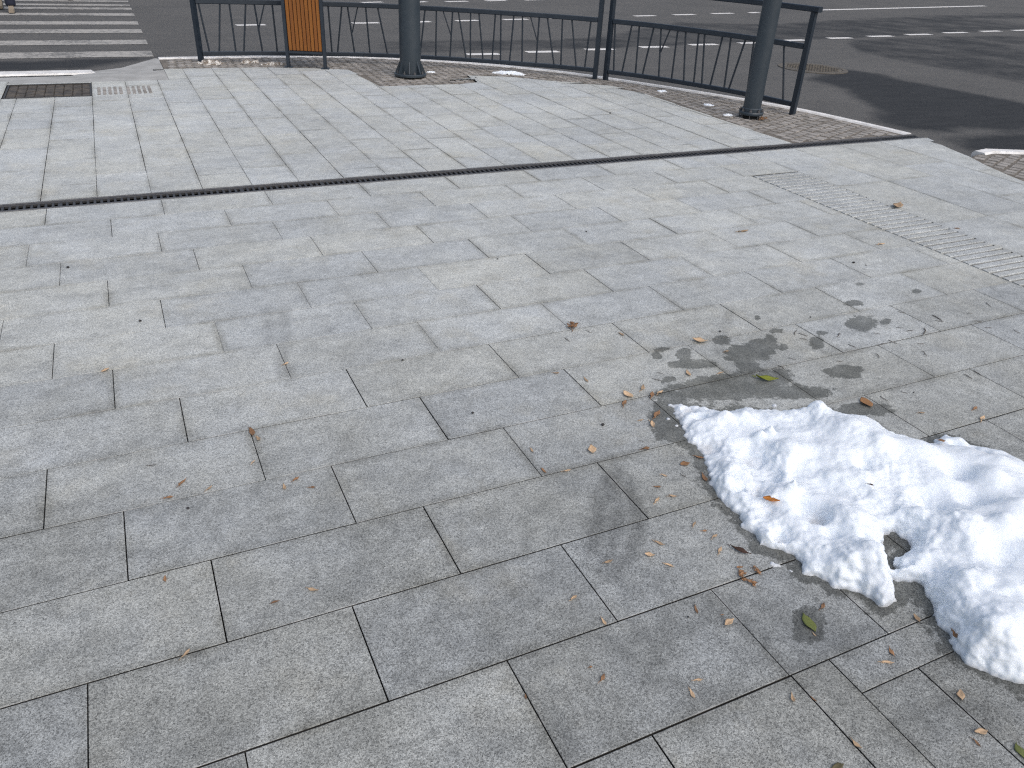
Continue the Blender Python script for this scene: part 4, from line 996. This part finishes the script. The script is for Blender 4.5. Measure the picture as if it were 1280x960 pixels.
# ------------------------------------------------------------------ people on the crossing
def skin_mesh(name, verts, edges, rads, mat, parent, root=0):
    me = bpy.data.meshes.new(name); me.from_pydata(verts, edges, []); me.update()
    o = link(name, me, mat, parent); me.skin_vertices.new() if hasattr(me.skin_vertices, 'new') and not me.skin_vertices else None
    md = o.modifiers.new('skin', 'SKIN')
    if not me.skin_vertices: 
        bm = bmesh.new(); bm.from_mesh(me); bm.verts.layers.skin.verify(); bm.to_mesh(me); bm.free()
    for i, r in enumerate(rads):
        d = me.skin_vertices[0].data[i]; d.radius = r if isinstance(r, tuple) else (r, r); d.use_root = (i == root)
    sb = o.modifiers.new('subd', 'SUBSURF'); sb.levels = 2; sb.render_levels = 2
    return o
def person(loc, rz, label, shoe_mat):
    """walks along +x in its own frame"""
    t = thing('person', label, 'person', (0,0,0))
    # pelvis, spine, head
    V = [(0,0,.95),(0,0,1.12),(0,0,1.36),(0,0,1.50),(.02,0,1.60),(.03,0,1.72),(.02,0,1.78),
         (0,.09,.90),(.16,.10,.50),(.26,.10,.09),(0,-.09,.90),(-.12,-.10,.50),(-.34,-.10,.13),
         (0,.19,1.42),(-.06,.25,1.16),(.02,.26,.92),(.04,.26,.84),(0,-.19,1.42),(.08,-.25,1.16),(.20,-.25,.95),(.24,-.25,.88)]
    Ed = [(0,1),(1,2),(2,3),(3,4),(4,5),(5,6),(0,7),(7,8),(8,9),(0,10),(10,11),(11,12),(2,13),(13,14),(14,15),(15,16),(2,17),(17,18),(18,19),(19,20)]
    Rr = [.13,.12,.14,.06,.06,.095,.07,.085,.058,.042,.085,.058,.042,.055,.042,.03,.035,.055,.042,.03,.035]
    skin_mesh('body', V, Ed, Rr, M['skin'], t)
    C = [0,1,2,3]; 
    skin_mesh('coat', [(0,0,.80),(0,0,.98),(0,0,1.15),(0,0,1.38),(0,0,1.50),(0,.20,1.43),(-.06,.255,1.16),(.015,.262,.94),(0,-.20,1.43),(.08,-.255,1.16),(.185,-.25,.97)],
              [(0,1),(1,2),(2,3),(3,4),(3,5),(5,6),(6,7),(3,8),(8,9),(9,10)], [(.19,.16),(.175,.15),(.16,.14),(.17,.15),.075,.075,.06,.048,.075,.06,.048], M['coat'], t)
    skin_mesh('trousers', [(0,0,.93),(0,.09,.88),(.16,.10,.50),(.25,.10,.15),(.262,.10,.08),(0,-.09,.88),(-.12,-.10,.50),(-.31,-.10,.20),(-.345,-.10,.14)],
              [(0,1),(1,2),(2,3),(3,4),(0,5),(5,6),(6,7),(7,8)], [.13,.105,.085,.082,.085,.105,.085,.078,.08], M['navy'], t)
    for hx, hy, hz, pitch in ((.26,.10,0,0.0),(-.36,-.10,.02,-.35)):
        b = MB(); bm = bmesh.new(); bmesh.ops.create_cube(bm, size=1)
        bmesh.ops.subdivide_edges(bm, edges=list(bm.edges), cuts=4, use_grid_fill=True)
        for v in bm.verts:
            x = v.co.x+.5; w = .088*(1-.55*abs(x-.62)**1.8*2); hgt = .105 if x < .35 else .105-.055*min(1,(x-.35)/.3)
            n = max(abs(v.co.x),abs(v.co.y),abs(v.co.z)); 
            v.co = Vector((x*.28-.07, v.co.y*w*(1-.25*max(0,v.co.z)), (v.co.z+.5)*hgt+.018))
        bmesh.ops.rotate(bm, cent=(.16,0,0), matrix=Matrix.Rotation(-pitch,3,'Y'), verts=bm.verts)
        bmesh.ops.translate(bm, vec=(hx,hy,hz), verts=bm.verts); b.bm(bm)
        so = b.build('shoe', M[shoe_mat], t, 60)
        b = MB(); bm = bmesh.new()
        pts = [(-.075,.036),(-.075,-.036),(.06,-.043),(.15,-.045),(.21,-.02),(.21,.02),(.15,.045),(.06,.043)]
        mb = MB(); mb.prism(pts, .0, .019); bm.free()
        c_, s_ = math.cos(-pitch), math.sin(-pitch)
        mb.v = [((x-.16)*c_+z*s_+.16+hx, y+hy, -(x-.16)*s_+z*c_+hz) for x,y,z in mb.v]
        mb.build('sole', M['sole'], so)
    b = MB(); b.lathe((.01,0,0), [(.085,1.70),(.108,1.74),(.10,1.80),(.06,1.845),(.02,1.855)], 20); b.build('hair', M['hair'], t, 180)
    t.location = loc; t.rotation_euler = (0,0,rz)
    return t
person((-1.47,16.62,ROADZ), -math.pi/2, 'person in dark navy trousers and beige shoes walking on the crossing', 'shoe')
person((-0.645,18.95,ROADZ), -math.pi/2, 'person in black shoes stepping on the far stripes of the crossing', 'sole')

# ------------------------------------------------------------------ light, sky, camera
w = bpy.data.worlds.new('World'); scene.world = w; w.use_nodes = True
nt = w.node_tree; bg = nt.nodes['Background']; sky = nt.nodes.new('ShaderNodeTexSky'); sky.sky_type = 'NISHITA'; sky.sun_disc = False
SUN_EL, SUN_AZ = math.radians(50), math.radians(166)     # azimuth clockwise from +Y
sky.sun_elevation = SUN_EL; sky.sun_rotation = SUN_AZ; sky.air_density = 1.0; sky.dust_density = 4.0; sky.ozone_density = 1.0
hs = nt.nodes.new('ShaderNodeHueSaturation'); hs.inputs['Saturation'].default_value = .75
nt.links.new(sky.outputs[0], hs.inputs['Color']); nt.links.new(hs.outputs[0], bg.inputs['Color']); bg.inputs['Strength'].default_value = .148
sl = bpy.data.lights.new('sun', 'SUN'); sl.energy = .75; sl.angle = math.radians(85); sl.color = (1,.98,.95)
so = bpy.data.objects.new('sun', sl); COL.objects.link(so)
d = Vector((math.sin(SUN_AZ)*math.cos(SUN_EL), math.cos(SUN_AZ)*math.cos(SUN_EL), math.sin(SUN_EL)))
so.rotation_euler = d.to_track_quat('Z', 'Y').to_euler(); so.location = d*30
cam = bpy.data.cameras.new('camera'); co = bpy.data.objects.new('camera', cam); COL.objects.link(co)
cam.sensor_width = 36; cam.lens = 975.25/1280*36; cam.clip_start = .02; cam.clip_end = 3000
Rm = Matrix([[0.904395, 0.178631, -0.387505], [-0.424146, 0.475472, -0.770731], [0.046571, 0.861404, 0.50578]])
co.matrix_world = Matrix.Translation((0,0,1.5)) @ Rm.to_4x4()
scene.camera = co
scene.cycles.use_denoising = False; scene.cycles.pixel_filter_type = 'BLACKMAN_HARRIS'; scene.cycles.filter_width = 1.25
scene.view_settings.view_transform = 'Standard'; scene.view_settings.look = 'None'; scene.view_settings.gamma = 1; scene.view_settings.exposure = 0.12
